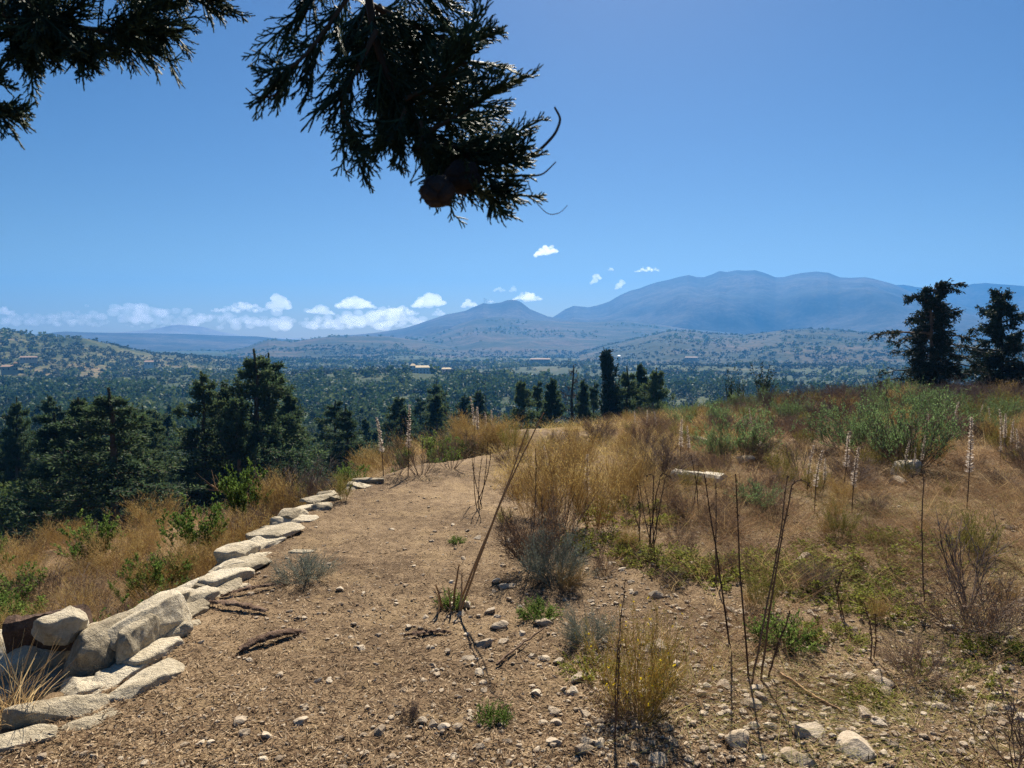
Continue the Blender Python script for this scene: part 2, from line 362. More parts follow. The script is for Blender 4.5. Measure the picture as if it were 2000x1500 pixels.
hill('hill', 'rounded brown hill with wooded flank below the twin summits', [(560, 680), (720, 668), (830, 655), (870, 642), (900, 632), (930, 624), (970, 619), (1000, 621), (1030, 624), (1100, 628), (1150, 629), (1230, 628), (1300, 636), (1350, 643), (1450, 652), (1600, 668), (1750, 690)],
     3700, -66, 1300, 1100, 48, 131, m_brown, 520, 130)
hill('mountain', 'twin peaked mountain with masts on its lower summit', [(380, 690), (500, 672), (620, 662), (650, 656), (700, 653), (745, 648), (790, 641), (810, 635), (825, 630), (850, 622), (874, 614), (890, 611), (909, 607), (925, 600), (944, 592), (955, 594), (965, 593), (979, 591), (990, 587), (1000, 586), (1010, 587), (1017, 590), (1035, 604), (1052, 611), (1070, 618), (1105, 624), (1140, 630), (1250, 645), (1400, 665)],
     4400, -68, 1300, 900, 70, 149, m_rocky, 620, 150, 1.1, 'mountain')
hill('mountain', 'high blue mountain range rising behind the valley', [(820, 690), (950, 665), (1030, 645), (1060, 630), (1085, 616), (1105, 603), (1120, 597), (1150, 600), (1175, 594), (1190, 589), (1210, 577), (1230, 568), (1250, 563), (1265, 557), (1285, 551), (1300, 548), (1325, 541), (1345, 537), (1362, 541), (1375, 541), (1392, 535), (1405, 529), (1420, 531), (1440, 527), (1460, 528), (1475, 527), (1495, 533), (1515, 541), (1530, 541), (1545, 537), (1565, 533), (1595, 530), (1618, 532), (1640, 541), (1660, 542), (1690, 541), (1705, 544), (1730, 551), (1748, 556), (1775, 568), (1830, 583), (1900, 604), (2000, 628), (2150, 660), (2300, 690)],
     5000, -74, 1700, 900, 120, 163, m_rocky, 700, 190, 1.5, 'mountain')
hill('mountain', 'paler blue ridge continuing behind the high range at its right end', [(1500, 640), (1600, 600), (1690, 565), (1740, 557), (1765, 556), (1790, 561), (1830, 565), (1870, 562), (1900, 555), (1925, 553), (1960, 556), (2000, 559), (2080, 566), (2200, 590), (2400, 650)],
     5900, -74, 900, 400, 110, 171, m_rocky, 420, 90, .6, 'mountain')
hill('mountain', 'faint blue long ridge on the far side of the valley mouth', [(-300, 672), (-100, 662), (30, 656), (85, 652), (110, 649), (130, 648), (160, 649), (240, 650), (300, 651), (360, 652), (420, 655), (500, 657), (550, 662), (640, 667), (760, 674)],
     4700, -74, 1200, 700, 70, 181, m_rocky, 420, 90, .4, 'mountain')
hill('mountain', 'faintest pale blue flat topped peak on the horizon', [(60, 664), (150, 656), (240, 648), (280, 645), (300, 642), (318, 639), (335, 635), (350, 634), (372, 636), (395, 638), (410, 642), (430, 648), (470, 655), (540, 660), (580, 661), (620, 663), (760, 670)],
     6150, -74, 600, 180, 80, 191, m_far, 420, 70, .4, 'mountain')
def land_z(x, y):
    z = ground_z(x, y)
    for f, _ in HILLS[:4]: z = np.maximum(z, f(x, y))
    return z

# ------------------------------------------------------------------ haze: pale blue air between the viewer and the mountains
hm, hn, hl = newmat('haze_air'); ho = hn.new('ShaderNodeOutputMaterial'); pv = hn.new('ShaderNodeVolumePrincipled')
pv.inputs['Color'].default_value = (.07, .31, .77, 1); pv.inputs['Density'].default_value = 1.5e-4; pv.inputs['Anisotropy'].default_value = .3
hl.new(pv.outputs[0], ho.inputs['Volume'])
g = G(); x0, x1, y0, y1, z0, z1 = -6600, 6600, -1600, 6420, -110, 500
g.add([(x, y, z) for z in (z0, z1) for y in (y0, y1) for x in (x0, x1)], [(0, 2, 3, 1), (4, 5, 7, 6), (0, 1, 5, 4), (2, 6, 7, 3), (0, 4, 6, 2), (1, 3, 7, 5)])
tag(obj('haze', g.mesh('haze', hm)), 'pale blue haze filling the air of the valley', 'haze', kind='stuff')
# ------------------------------------------------------------------ trees
m_bark = plantmat('tree_bark', [(.05, .04, .03), (.11, .085, .065), (.17, .14, .11)], 0, .9)
m_conifer = plantmat('conifer_needles', [(.022, .042, .026), (.042, .074, .038), (.08, .115, .05), (.14, .175, .075)], .45, .6, .3)
m_cypress = plantmat('cypress_needles', [(.014, .026, .018), (.024, .044, .026), (.04, .064, .034)], .15, .6, .2)
m_grey = plantmat('dead_twigs', [(.07, .06, .055), (.12, .10, .09), (.17, .15, .13)], .1, .8, .2)
m_broad = plantmat('broadleaf', [(.022, .042, .014), (.04, .072, .022), (.07, .11, .032), (.12, .15, .05)], .3, .6, .5)
m_olive = plantmat('olive_leaf', [(.026, .042, .024), (.038, .058, .032), (.055, .075, .042), (.075, .095, .055)], .12, .6, .45)

def conifer_meshes(seed, H, W, limbs=46, spray=5200, droop=.12, shape=.85, ragged=.35, lift=.0, tips=.2, blade=.34, mat=None, twig=None, name='tree'):
    """trunk with whorls of limbs; needle sprays hang along limbs and side twigs"""
    global rng; old = rng; rng = np.random.default_rng(seed)
    n = 9; t = np.linspace(0, 1, n); lean = rng.normal(size=2) * .02 * H
    T = np.stack([lean[0] * t ** 2, lean[1] * t ** 2, H * t], 1); T[1:-1, :2] += rng.normal(size=(n - 2, 2)) * .01 * H
    g = G(); g.add(*tubes(T[None], np.linspace(.026 * H, .004 * H, n)[None], 7))
    zf = np.sort(rng.random(limbs) ** .9) * .90 + .06; az = np.arange(limbs) * 2.4 + rng.normal(size=limbs) * .5
    L = W * (1 - zf) ** shape * (1 + ragged * rng.normal(size=limbs)).clip(.35, 1.7) + .05 * W
    el = lift + .5 * (zf - .45) + rng.normal(size=limbs) * .12
    D = np.stack([np.cos(az) * np.cos(el), np.sin(az) * np.cos(el), np.sin(el)], 1)
    s = np.linspace(0, 1, 6)[None, :, None]
    B = np.stack([np.interp(zf, t, T[:, k]) for k in range(3)], 1)
    P = B[:, None] + D[:, None] * s * L[:, None, None]
    P[..., 2] += (-droop * s[..., 0] ** 1.3 * 1.6 + tips * s[..., 0] ** 3) * L[:, None]
    P += np.cumsum(rng.normal(size=P.shape), 1) * .018 * L[:, None, None] * (s > 0)
    lr = (.009 * H * (1 - zf) + .004 * H * .5)[:, None] * np.linspace(1, .25, 6)[None]
    g.add(*tubes(P, lr * .7, 4))
    trunk = g.mesh(name + '_trunk', m_bark)
    K = kids(P, limbs * 9, .15, .97, .9, .26 * W, 4, -.08)
    # length of twigs follows the limb they sit on: pull in near the top
    zz = K[:, 0, 2] / H; K = K[:, :1] + (K - K[:, :1]) * (.10 + 1.15 * (1 - zz)).clip(.1, 1.2)[:, None, None]
    g2 = G(); g2.add(*tubes(K, .0016 * H, 3), mi=1)
    C1, D1 = along(P, spray // 3, .12, 1); C2, D2 = along(K, spray - spray // 3, 0, 1)
    C = np.concatenate([C1, C2]); Dd = np.concatenate([D1, D2]); N = len(C)
    Dd = nrm(Dd + rng.normal(size=(N, 3)) * .55 + np.array([0, 0, .12]))
    hue = rng.random(N) * .5 + .25 + .35 * snoise(C / (.12 * H), 1.3, rng)
    g2.add(*leaves(C + rng.normal(size=(N, 3)) * .008 * H, Dd, rdir(N) + np.array([0, 0, .3]), rng.uniform(.5, 1.15, N) * blade, rng.uniform(.25, .5, N) * blade, hue.clip(0, 1)))
    # the crown's top shoot
    M = spray // 45; zt = H * (.84 + .16 * rng.random(M)); tt = zt / H
    Ct = np.stack([np.interp(tt, t, T[:, 0]), np.interp(tt, t, T[:, 1]), np.minimum(zt, H)], 1)
    g2.add(*leaves(Ct, rdir(M, .9), rdir(M), blade * .7 * (1.15 - .6 * (tt - .84) / .16), blade * .22))
    crown = g2.mesh(name + '_crown', [mat or m_conifer, twig or m_bark]); rng = old
    return [('trunk', trunk), ('crown', crown)]
def broad_meshes(seed, H, W, mat, clumps=20, leafn=110, leaf=.2, low=.25, name='tree'):
    global rng; old = rng; rng = np.random.default_rng(seed)
    g = G(); tr = np.array([[0, 0, -.2], [.02 * H, .01 * H, .16 * H], [.03 * H, -.02 * H, .32 * H]]); g.add(*tubes(tr[None], np.array([[.05, .038, .028]]) * H, 7))
    u = rdir(clumps, .25); q = rng.random(clumps) ** .45
    C = u * q[:, None] * np.array([W, W, H * .36]) * .72 + np.array([0, 0, H * (low + .37)])
    s = np.linspace(0, 1, 4)[None, :, None]; P = tr[-1][None, None] + (C[:, None] - tr[-1]) * s; P[:, 1:3, 2] += .03 * H
    g.add(*tubes(P, np.array([[.018, .013, .009, .004]]) * H, 4)); trunk = g.mesh(name + '_trunk', m_bark)
    g2 = G(); r = rng.uniform(.20, .34, clumps) * W * 1.15
    N = clumps * leafn; ci = np.repeat(np.arange(clumps), leafn); d = rdir(N); rad = (rng.random(N) ** .4)
    X = C[ci] + d * rad[:, None] * r[ci][:, None] * np.array([1.1, 1.1, .8])
    hue = (.25 + .35 * rng.random(clumps))[ci] + .35 * rng.random(N)
    g2.add(*leaves(X, nrm(d + rng.normal(size=(N, 3)) * .7), rdir(N), rng.uniform(.7, 1.3, N) * leaf, rng.uniform(.5, .8, N) * leaf, hue.clip(0, 1)))
    crown = g2.mesh(name + '_crown', mat); rng = old
    return [('trunk', trunk), ('crown', crown)]

def tree_at(parts, H0, px, ytop, r, name, label, cat='tree', group=None, rz=None, wide=1.0, drop=.3, fn=None):
    """plant a tree at range r on the ray of column px so that its top reaches pixel row ytop"""
    top = at_range(px, ytop, r); z = float((fn or ground_z)(top[0], top[1])) - drop; h = max(top[2] - z, 1.0); k = h / H0
    return thing(name, parts, (top[0], top[1], z), random.uniform(0, 6.28) if rz is None else rz, (k * wide, k * wide, k), label, cat, group)

CON = [conifer_meshes(300 + i, 10, [3.3, 3.9, 2.9, 3.7][i], [74, 84, 66, 76][i], 26000, [.10, .06, .14, .10][i], [.85, .9, .85, .9][i], .28, blade=.2, name='conifer') for i in range(4)]
CONF = [conifer_meshes(320 + i, 10, [2.3, 2.0, 2.6][i], 40, 2600, .12, .8, .3, blade=.55, name='far_conifer') for i in range(3)]
CYP = [conifer_meshes(340, 10, 1.25, 90, 14000, -.30, .35, .18, lift=.9, tips=.5, blade=.24, mat=m_cypress, name='cypress')]
DEAD = conifer_meshes(350, 10, 2.5, 60, 700, .02, .8, .25, lift=.2, blade=.18, mat=m_grey, twig=m_grey, name='dead_conifer')
OAK = [broad_meshes(360 + i, 5.5, 3.1, m_broad, 20, 120, .26, name='broadleaf_tree') for i in range(3)]
OLI = [broad_meshes(370 + i, 5, 2.8, m_olive, 17, 110, .24, name='olive_tree') for i in range(3)]

# the tall conifers on the slope below the terrace wall
NEAR = [(30, 838, 84, 1, .9, 'dark conifer at the shaded left end of the slope below the dry terrace'),
        (112, 806, 62, 0, 1.35, 'broad conifer with olive lit boughs beside the thin pointed conifer on the lower slope'),
        (158, 776, 58, 2, 1.2, 'thin pointed conifer in the clump behind the reddish brown bank of the lower slope'),
        (222, 757, 52, 3, 1.45, 'broad shaggy conifer, nearest of the clump on the lower slope at left'),
        (258, 822, 56, 1, 1.0, 'lower conifer leaning against the broad shaggy one, its boughs tipped lighter green'),
        (292, 812, 95, 2, .6, 'slim young conifer standing alone between the two clumps of tall conifers'),
        (396, 725, 62, 0, .95, 'tall narrow conifer with a thin leader beside the twin topped dark conifer'),
        (430, 752, 66, 2, 1.0, 'ragged conifer between the tall narrow one and the twin topped one'),
        (503, 682, 61, 3, 1.05, 'tallest dark conifer, one of the twin tops rising above the valley forest'),
        (527, 690, 63, 0, 1.0, 'second of the twin topped dark conifers, a little lower and bushier'),
        (468, 770, 57, 1, .9, 'short dense conifer at the foot of the twin topped pair'),
        (566, 762, 66, 2, .9, 'conifer with drooping boughs beside the twin topped pair towards the hilltop')]
for px, yt, r, k, w, lab in NEAR: tree_at(CON[k], 10, px, yt, r, 'conifer_tree', lab, wide=w, group='tall conifers on the slope')
# the row of trees just beyond the crest
ROW = [(1018, 741, 88, CON[1], .75, 'conifer_tree', 'first dark conifer of the row beyond the crest, next to the rounded green tree'),
       (1048, 743, 92, CON[0], .7, 'conifer_tree', 'bushy conifer between two pointed ones in the row beyond the crest'),
       (1077, 738, 86, CON[2], .85, 'conifer_tree', 'dense pointed conifer beside the grey dead tree beyond the crest'),
       (1117, 713, 90, DEAD, 1.0, 'dead_tree', 'grey leafless conifer skeleton standing in the row beyond the crest'),
       (1141, 740, 88, CON[2], .6, 'conifer_tree', 'slender conifer right behind the grey dead tree with a bare lower stem'),
       (1158, 746, 94, CON[0], .7, 'conifer_tree', 'small conifer between the grey dead tree and the columnar cypress'),
       (1196, 700, 84, CYP[0], 1.05, 'cypress_tree', 'dense dark columnar cypress, the tallest of the row beyond the crest'),
       (1228, 716, 84, CON[3], .8, 'conifer_tree', 'ragged conifer touching the columnar cypress, open at its top'),
       (1254, 708, 88, CON[2], .6, 'conifer_tree', 'leaning thin topped conifer between two ragged bushier conifers beyond the crest'),
       (1275, 719, 82, CON[1], .8, 'conifer_tree', 'bushy conifer at the end of the row beyond the crest, away from the cypress'),
       (855, 742, 140, CON[3], 1.0, 'conifer_tree', 'dark feathery conifer standing alone in front of the knoll with the villa'),
       (903, 770, 130, CON[1], 1.0, 'conifer_tree', 'squat dark conifer behind the pale curved flower spike on the crest'),
       (822, 775, 150, CON[0], .9, 'conifer_tree', 'dark conifer partly hidden by the tall white flower spike'),
       (936, 762, 118, CON[2], 1.0, 'conifer_tree', 'dark conifer below two bare dead poles near the crest')]
for px, yt, r, P, w, nm, lab in ROW: tree_at(P, 10, px, yt, r, nm, lab, wide=w, group='trees in the row beyond the crest' if r < 100 else None)
for px, yt, lab in ((932, 738, 'bare dead trunk sticking up beside a second bare pole behind the crest'), (947, 745, 'shorter bare dead pole beside a taller bare trunk behind the crest')):
    top = at_range(px, yt, 115); z = float(ground_z(top[0], top[1])) - .3; h = top[2] - z
    g = G(); s = np.linspace(0, 1, 6); P = np.stack([.15 * np.sin(s * 3), s * 0, s * h], 1)[None]; g.add(*tubes(P, np.linspace(.13, .03, 6)[None], 6))
    K = kids(P, 14, .5, .98, .8, .9, 3); g.add(*tubes(K, .03, 3)); thing('dead_tree', g.mesh('dead_pole', m_grey), (top[0], top[1], z), 0, 1, lab, 'tree', 'bare poles')
# low spiky dark shrubs at the right end of the crest
SPK = conifer_meshes(355, 4, 1.5, 40, 1500, -.3, .4, .4, lift=.9, tips=.3, blade=.16, mat=m_cypress, name='spiky_tree')
for px, yt, r, w, lab in ((1427, 757, 44, .55, 'thin dark spiky tree, smallest of three poking over the crest'), (1445, 765, 43, .6, 'low dark spiky tree in the middle of three poking over the crest'), (1492, 741, 46, 1.25, 'broad dark spiky tree with many upright tips poking over the crest')):
    tree_at(SPK, 4, px, yt, r, 'conifer_tree', lab, wide=w, group='spiky trees at the crest')

# the two dark conifers on the right, limbs laid out one by one
def big_conifer(seed, H, limbs, N, blade, lean=0, twig=True, name='big'):
    global rng; old = rng; rng = np.random.default_rng(seed)
    n = 10; t = np.linspace(0, 1, n); T = np.stack([lean * np.maximum(t - .8, 0) * 5 + .08 * np.sin(t * 5), .06 * np.cos(t * 4), H * t], 1)
    g = G(); g.add(*tubes(T[None], np.linspace(.2, .03, n)[None], 8)); Ps = []; Ws = []
    for z, a, L, up, dr in limbs:
        s = np.linspace(0, 1, 8); b = np.array([np.interp(z, T[:, 2], T[:, k]) for k in range(3)])
        P = b + np.stack([math.sin(a) * s * L, -math.cos(a) * s * L, up * s * L - dr * s ** 2 * L], 1); P[1:] += np.cumsum(rng.normal(size=(7, 3)), 0) * .02 * L
        Ps.append(P); Ws.append(L)
    P = np.array(Ps); Ws = np.array(Ws); g.add(*tubes(P, np.linspace(.05, .012, 8)[None] * np.sqrt(Ws)[:, None], 5)); trunk = g.mesh(name + '_trunk', m_bark)
    K = kids(P, len(P) * 16, .12, 1, .75, .62, 4, -.25); zz = 1 - K[:, 0, 2] / H; K = K[:, :1] + (K - K[:, :1]) * (.45 + .8 * zz).clip(.3, 1.2)[:, None, None]
    K2 = kids(K, len(P) * 48, .1, 1, .7, .26, 3, -.3)
    g2 = G(); g2.add(*tubes(K, .012, 3), mi=1); g2.add(*tubes(K2, .007, 3), mi=1)
    C1, D1 = along(K, N // 2); C2, D2 = along(K2, N // 2); C = np.concatenate([C1, C2]); D = nrm(np.concatenate([D1, D2]) + rng.normal(size=(len(C), 3)) * .6 + np.array([0, 0, -.15]))
    hue = .2 + .45 * rng.random(len(C)) + .3 * snoise(C, 1.6, rng)
    g2.add(*leaves(C + rng.normal(size=C.shape) * .03, D, rdir(len(C)), rng.uniform(.6, 1.2, len(C)) * blade, blade * .38, hue.clip(0, 1)))
    crown = g2.mesh(name + '_crown', [m_cypress, m_bark]); rng = old
    return [('trunk', trunk), ('crown', crown)]
LR, BK = math.pi / 2, 0
def ring(zs, L, up, dr, seed):
    r = np.random.default_rng(seed); return [(z + r.normal() * .08, r.uniform(0, 6.28), L * r.uniform(.7, 1.15), up, dr) for z in zs]
A = ring(np.linspace(.5, 6.6, 54), 1.1, .12, .30, 1) + ring(np.linspace(.3, 2.6, 26), 1.9, .05, .25, 2) + ring(np.linspace(6.6, 7.8, 9), .45, .3, .2, 8) + ring(np.linspace(4, 7.4, 12), .55, .2, .3, 3)
A += [(4.5, -LR, 3.1, .12, .14), (4.6, -LR + .4, 2.6, .15, .2), (4.3, -LR - .3, 2.4, .1, .2), (3.6, -LR, 2.2, .05, .15), (4.4, LR, 2.6, .12, .3), (3.9, LR + .3, 2.9, .1, .35), (3.4, LR - .3, 2.7, .0, .3), (2.9, LR, 2.7, -.05, .2),
      (6.9, -LR + .2, 1.6, .3, .4), (7.0, -LR, 1.4, .12, .2), (5.9, LR, 1.5, .35, .3), (5.6, LR + .4, 1.4, .3, .3), (7.6, LR, 1.5, .42, .25), (7.3, LR - .5, 1.3, .4, .3), (1.6, -LR, 2.9, .0, .1), (1.2, -LR + .5, 3.0, -.02, .1), (2.2, -LR - .2, 2.5, .1, .2), (.9, -LR, 2.8, .1, .1)]
B = ring(np.linspace(.5, 5.6, 40), 1.0, .25, .18, 5) + ring(np.linspace(5.5, 6.8, 12), .42, .35, .15, 7) + ring(np.linspace(.3, 2.6, 24), 1.8, .1, .15, 6)
B += [(3.9, LR, 2.2, .45, .05), (3.4, LR, 2.4, .3, .1), (4.9, LR - .4, 1.5, .5, .1), (3.2, -LR, 2.6, .15, .15), (2.8, -LR + .3, 2.4, .1, .1), (5.6, -LR, .9, .5, .3), (2.1, LR, 2.6, .15, .1), (4.4, -LR, 1.4, .35, .3)]
for px, yt, r, H, L, N, lean, lab in ((1822, 552, 45, 7.9, A, 26000, .25, 'large dark conifer with long uneven drooping limbs rising above the right hand scrub'.replace('right hand ', '')), (1958, 568, 50, 6.9, B, 21000, .05, 'smaller dark conifer with upswept limbs beside the large drooping one')):
    tree_at(big_conifer(int(px), H, L, int(N * 2.0), .16, lean, name='big_conifer'), H, px, yt, r, 'conifer_tree', lab, rz=math.atan2(-1, 0) * 0 - math.atan((px - 1000) / FPX), drop=.5, wide=1.05, group='conifers above the scrub')

# individual valley trees: dark conifers and round green trees on the slopes below
LAB_C = 'dark conifer in the wooded valley slope among many alike'; LAB_O = 'rounded green tree in the wooded valley slope among many alike'
LAB_L = 'grey green olive tree on the valley slope among many alike'
taken = []
def free(x, y, d):
    for a, b in taken:
        if (a - x) ** 2 + (b - y) ** 2 < d * d: return False
    taken.append((x, y)); return True
r2 = np.random.default_rng(77); nc = no = nl_ = 0
for _ in range(6000):
    px = r2.uniform(-80, 1080); r = 75 * (360 / 75) ** r2.random()
    if px > 960 and r < 150: continue
    a = math.atan((px - 1000) / FPX); x, y = math.sin(a) * r, math.cos(a) * r
    u = r2.random(); dens = .62 if px < 330 else .42
    if fbm(x / 60, y / 60, 88) > -.05: dens += .25
    else: dens -= .2
    if u < dens and nc < 150:
        if not free(x, y, 5.0): continue
        h = r2.uniform(7, 13) * (1.15 if px < 330 else 1); P = CONF[r2.integers(3)] if r > 115 else CON[r2.integers(4)]
        z = float(ground_z(x, y)); ytop = 660 - (z + h - 1.6) * FPX / r
        if ytop < 735: h *= .75
        k = h / 10; w = r2.uniform(.8, 1.15); thing('conifer_tree', P, (x, y, z - .4), r2.uniform(0, 6.28), (k * w, k * w, k), LAB_C, 'tree', 'dark conifers of the valley forest'); nc += 1
    elif nl_ + no < 260:
        if not free(x, y, 5.5): continue
        z = float(ground_z(x, y)); olive = r2.random() < .35; h = r2.uniform(.75, 1.35)
        thing('olive_tree' if olive else 'broadleaf_tree', (OLI if olive else OAK)[r2.integers(3)], (x, y, z - .3), r2.uniform(0, 6.28), (h * 1.1, h * 1.1, h), LAB_L if olive else LAB_O, 'tree', 'olive trees of the valley slope' if olive else 'round green trees of the valley slope')
        if olive: nl_ += 1
        else: no += 1
# everything farther: a woodland and grove mass
def blob_tree(seed, n, leaf):
    global rng; old = rng; rng = np.random.default_rng(seed); d = rdir(n, .15); C = d * (rng.random((n, 1)) ** .33) * np.array([1, 1, .62]) + np.array([0, 0, .55])
    V, F, A = leaves(C - rdir(n) * leaf * .4, rdir(n), rdir(n), leaf, leaf * .8); rng = old; return V, F, A
def cone_tree(seed, n, leaf):
    global rng; old = rng; rng = np.random.default_rng(seed); z = rng.random(n) ** 1.3; a = rng.random(n) * 6.28; q = (1 - z) * .32 * rng.uniform(.5, 1.15, n)
    C = np.stack([np.cos(a) * q, np.sin(a) * q, z * 2.0], 1); D = np.stack([np.cos(a), np.sin(a), z * 0 + .3], 1); V, F, A = leaves(C, D + rng.normal(size=(n, 3)) * .4, rdir(n), leaf, leaf * .6); rng = old; return V, F, A
def clear_view(x, y):                          # open ground in front of the white villa
    a = np.arctan2(x, y); r = np.hypot(x, y); return np.where((np.abs(a + .122) < .018) & (r > 690) & (r < 800), 0, 1)
def mass(name, proto_fn, n, r0, r1, power, pmask, s0, s1, mat, label, cat, seeds, pxr=(-300, 2300)):
    g = G(); global rng; rr_ = np.random.default_rng(seeds)
    u = rr_.random(n); r = (r0 ** power + (r1 ** power - r0 ** power) * u) ** (1 / power); a = np.arctan((rr_.uniform(*pxr, n) - 1000) / FPX)
    x, y = np.sin(a) * r, np.cos(a) * r; keep = pmask(x, y, r) * clear_view(x, y) > rr_.random(n); x, y, r = x[keep], y[keep], r[keep]
    z = land_z(x, y); k = rr_.integers(0, 3, len(x))
    for q in range(3):
        for lo, hi, cnt, lf in ((r0, 700, 70, .42), (700, 1500, 34, .6), (1500, 1e9, 15, .85)):
            s = (k == q) & (r >= lo) & (r < hi)
            if not s.any(): continue
            V, F, A = proto_fn(900 + q, cnt, lf); m = int(s.sum())
            merge_inst(g, V, F, A, np.stack([x[s], y[s], z[s] - .2], 1), rr_.random(m) * 6.28, s0 + (s1 - s0) * rr_.random(m) ** 1.8, rr_.random(m))
    tag(obj(name, g.mesh(name, mat)), label, cat, kind='stuff')
grove = lambda x, y, r: np.clip(.55 + 1.9 * fbm(x / 170, y / 90, 61) + .7 * fbm(x / 35, y / 35, 62), .03, 1) * np.where(r > 1500, .75, 1)
wood = lambda x, y, r: np.clip(.0 + 1.7 * fbm(x / 170, y / 170, 63), 0, 1)
mass('valley_forest', blob_tree, 11000, 270, 1000, 1.6, lambda x, y, r: np.clip(.62 + 1.1 * fbm(x / 110, y / 110, 66) - .5 * sm(600, 1000, r), 0, 1), 2.4, 7.0, m_broad, 'continuous dark green tree canopy filling the near valley', 'forest', 504)
mass('olive_grove', blob_tree, 42000, 330, 2600, 1.7, grove, 1.6, 5.2, m_olive, 'grey green olive groves spread over the valley floor and terraces', 'olive grove', 501)
mass('woodland', blob_tree, 22000, 330, 3600, 1.5, wood, 2.4, 8.0, m_broad, 'dark green scrub woodland in patches over the valley and low hills', 'woodland', 502)
mass('conifer_forest', cone_tree, 5000, 300, 1600, 1.4, lambda x, y, r: np.clip(-.25 + 1.7 * fbm(x / 140, y / 140, 64) + np.where((x < -40) & (r < 420), .5, 0), 0, 1), 3.2, 6.0, m_conifer, 'dark pointed conifers massed in belts across the valley', 'forest', 503, (-300, 1500))
# ------------------------------------------------------------------ stones
LIME = [(.10, .078, .055), (.30, .25, .17), (.50, .43, .31), (.64, .57, .44)]
m_lime = stonemat('limestone', LIME, 7, 1.0)
m_stone = stonemat('field_stone', [(.14, .105, .075), (.30, .235, .165), (.45, .37, .27), (.58, .51, .40)], 9, .5, False)
def block_mesh(seed, L, W, H, boxy=.8, planes=16, rough=.035, cut=(.80, 1.25)):
    V, F = rock(seed, 5, planes, boxy, rough, cut); V = V * np.array([W, L, H]) * .52
    r = np.random.default_rng(seed + 5); V = V + nrm(V) * (snoise(V, 16, r) * .016 + snoise(V, 40, r) * .010 + snoise(V, 90, r) * .006)[:, None]
    g = G(); g.add(V, F); return g.mesh('wall_stone', m_lime, True)
WALL = [  # pixel, height over soil, length, width, height, yaw, tilt, label
    (290, 1222, .10, .80, .30, .32, -14, .05, 'long pale block with a chamfered shaded side, reaching farthest along the terrace edge'),
    (200, 1272, .05, .52, .32, .46, -14, .0, 'big blunt block whose shaded end stands over a dark hollow'),
    (262, 1262, .07, .44, .15, .30, -6, .12, 'wedge shaped stone leaning on the flank of the long chamfered block'),
    (88, 1278, -.03, .62, .52, .34, -62, .0, 'wide block with a sunlit flat top, lying under the stone beside the plank'),
    (-8, 1290, -.08, .55, .5, .36, -55, .03, 'pale block with a cracked top running out of the picture below the plank'),
    (118, 1226, .19, .30, .26, .22, -40, .0, 'rounded stone resting on the wide block against the dark plank'),
    (156, 1231, .15, .12, .12, .11, 10, .0, 'small round stone wedged beside the rounded stone and the plank'),
    (70, 1352, -.12, .9, .62, .22, -58, .05, 'flat pitted slab lit by the sun below the wide block'),
    (225, 1325, .0, .45, .22, .12, -16, .0, 'narrow flat slab at the foot of the blunt block'),
    (285, 1335, .0, .55, .24, .10, -20, .0, 'longest flush slab, half sunk in the soil beside the dark hollow'),
    (112, 1412, -.03, .55, .18, .26, -58, -.1, 'curved slab on edge with a shaded face in front of the dark hollow'),
    (32, 1452, -.01, .42, .22, .10, -60, .0, 'whitish flat stone sunk in the soil at the corner by the dry grass tuft'),
    (175, 1412, -.01, .36, .16, .08, -40, .0, 'thin sunken slab between the curved slab and the bare soil'),
    (300, 1276, .01, .52, .24, .12, -14, .0, 'crumbling flat stone behind the wedge shaped stone'),
    (342, 1240, .02, .24, .16, .14, -30, .1, 'small dark sided stone on the soil next to the crumbling flat stone'),
    (362, 1198, .02, .5, .14, .10, -12, .0, 'thin strip of stone along the foot of the long chamfered block'),
    (347, 1156, .10, .22, .08, .28, -20, .1, 'thin upright stone between the chamfered block and the next one'),
    (374, 1158, .06, .44, .26, .24, -30, .0, 'tilted block just past the thin upright stone'),
    (438, 1116, .04, .55, .34, .24, -25, .0, 'pale weathered block with a shaded lower face in the middle of the edge'),
    (474, 1092, .04, .6, .42, .16, -30, .0, 'broad flat stone with a ragged sunlit top behind the weathered block'),
    (462, 1062, .08, .5, .34, .30, -10, .0, 'cracked whitish block behind thin dead stems'),
    (540, 1032, .05, .66, .42, .2, -28, .0, 'large whitish slab with a dark undercut at the bend of the edge'),
    (525, 1052, .03, .42, .22, .10, -28, .0, 'low slab in front of the whitish slab with the undercut'),
    (565, 1002, .06, .36, .3, .26, -15, .0, 'grey rounded block beside a reddish dry stem'),
    (592, 992, .05, .46, .2, .12, -30, .0, 'slender slab between the grey rounded block and the brown bush'),
    (625, 974, .05, .52, .3, .14, -35, .0, 'reddish slab under the yellowish tuft at the far end of the edge'),
    (588, 1075, .0, .25, .17, .07, -70, .0, 'single flat pale stone set in the soil beside the grey green herb'),
    (474, 1138, .0, .16, .12, .07, 10, .0, 'little pale stone in front of the weathered block'),
    (720, 938, .03, .55, .25, .14, -75, .0, 'dark topped slab at the edge of the path before the twiggy bush'),
    (405, 1128, .03, .36, .24, .2, -20, .0, 'smooth pale stone filling the gap between two blocks of the edge'),
]
for i, (px, py, dz, L, W, H, yaw, tl, lab) in enumerate(WALL):
    p = at_z(px, py, dz); z = float(plateau(p[0], p[1])) + dz * (1 if i < 16 else .4)
    thing('wall_stone', block_mesh(1000 + i, L * .68, W * (.66 if i < 16 else .62), H * (.66 if i < 16 else .42), 1.0 if i in (0, 1, 3, 4) else .92), (p[0], p[1], z), R_(yaw), 1, lab, 'stone', 'stones of the terrace edge', (tl, .06 * ((i * 7) % 3 - 1)))

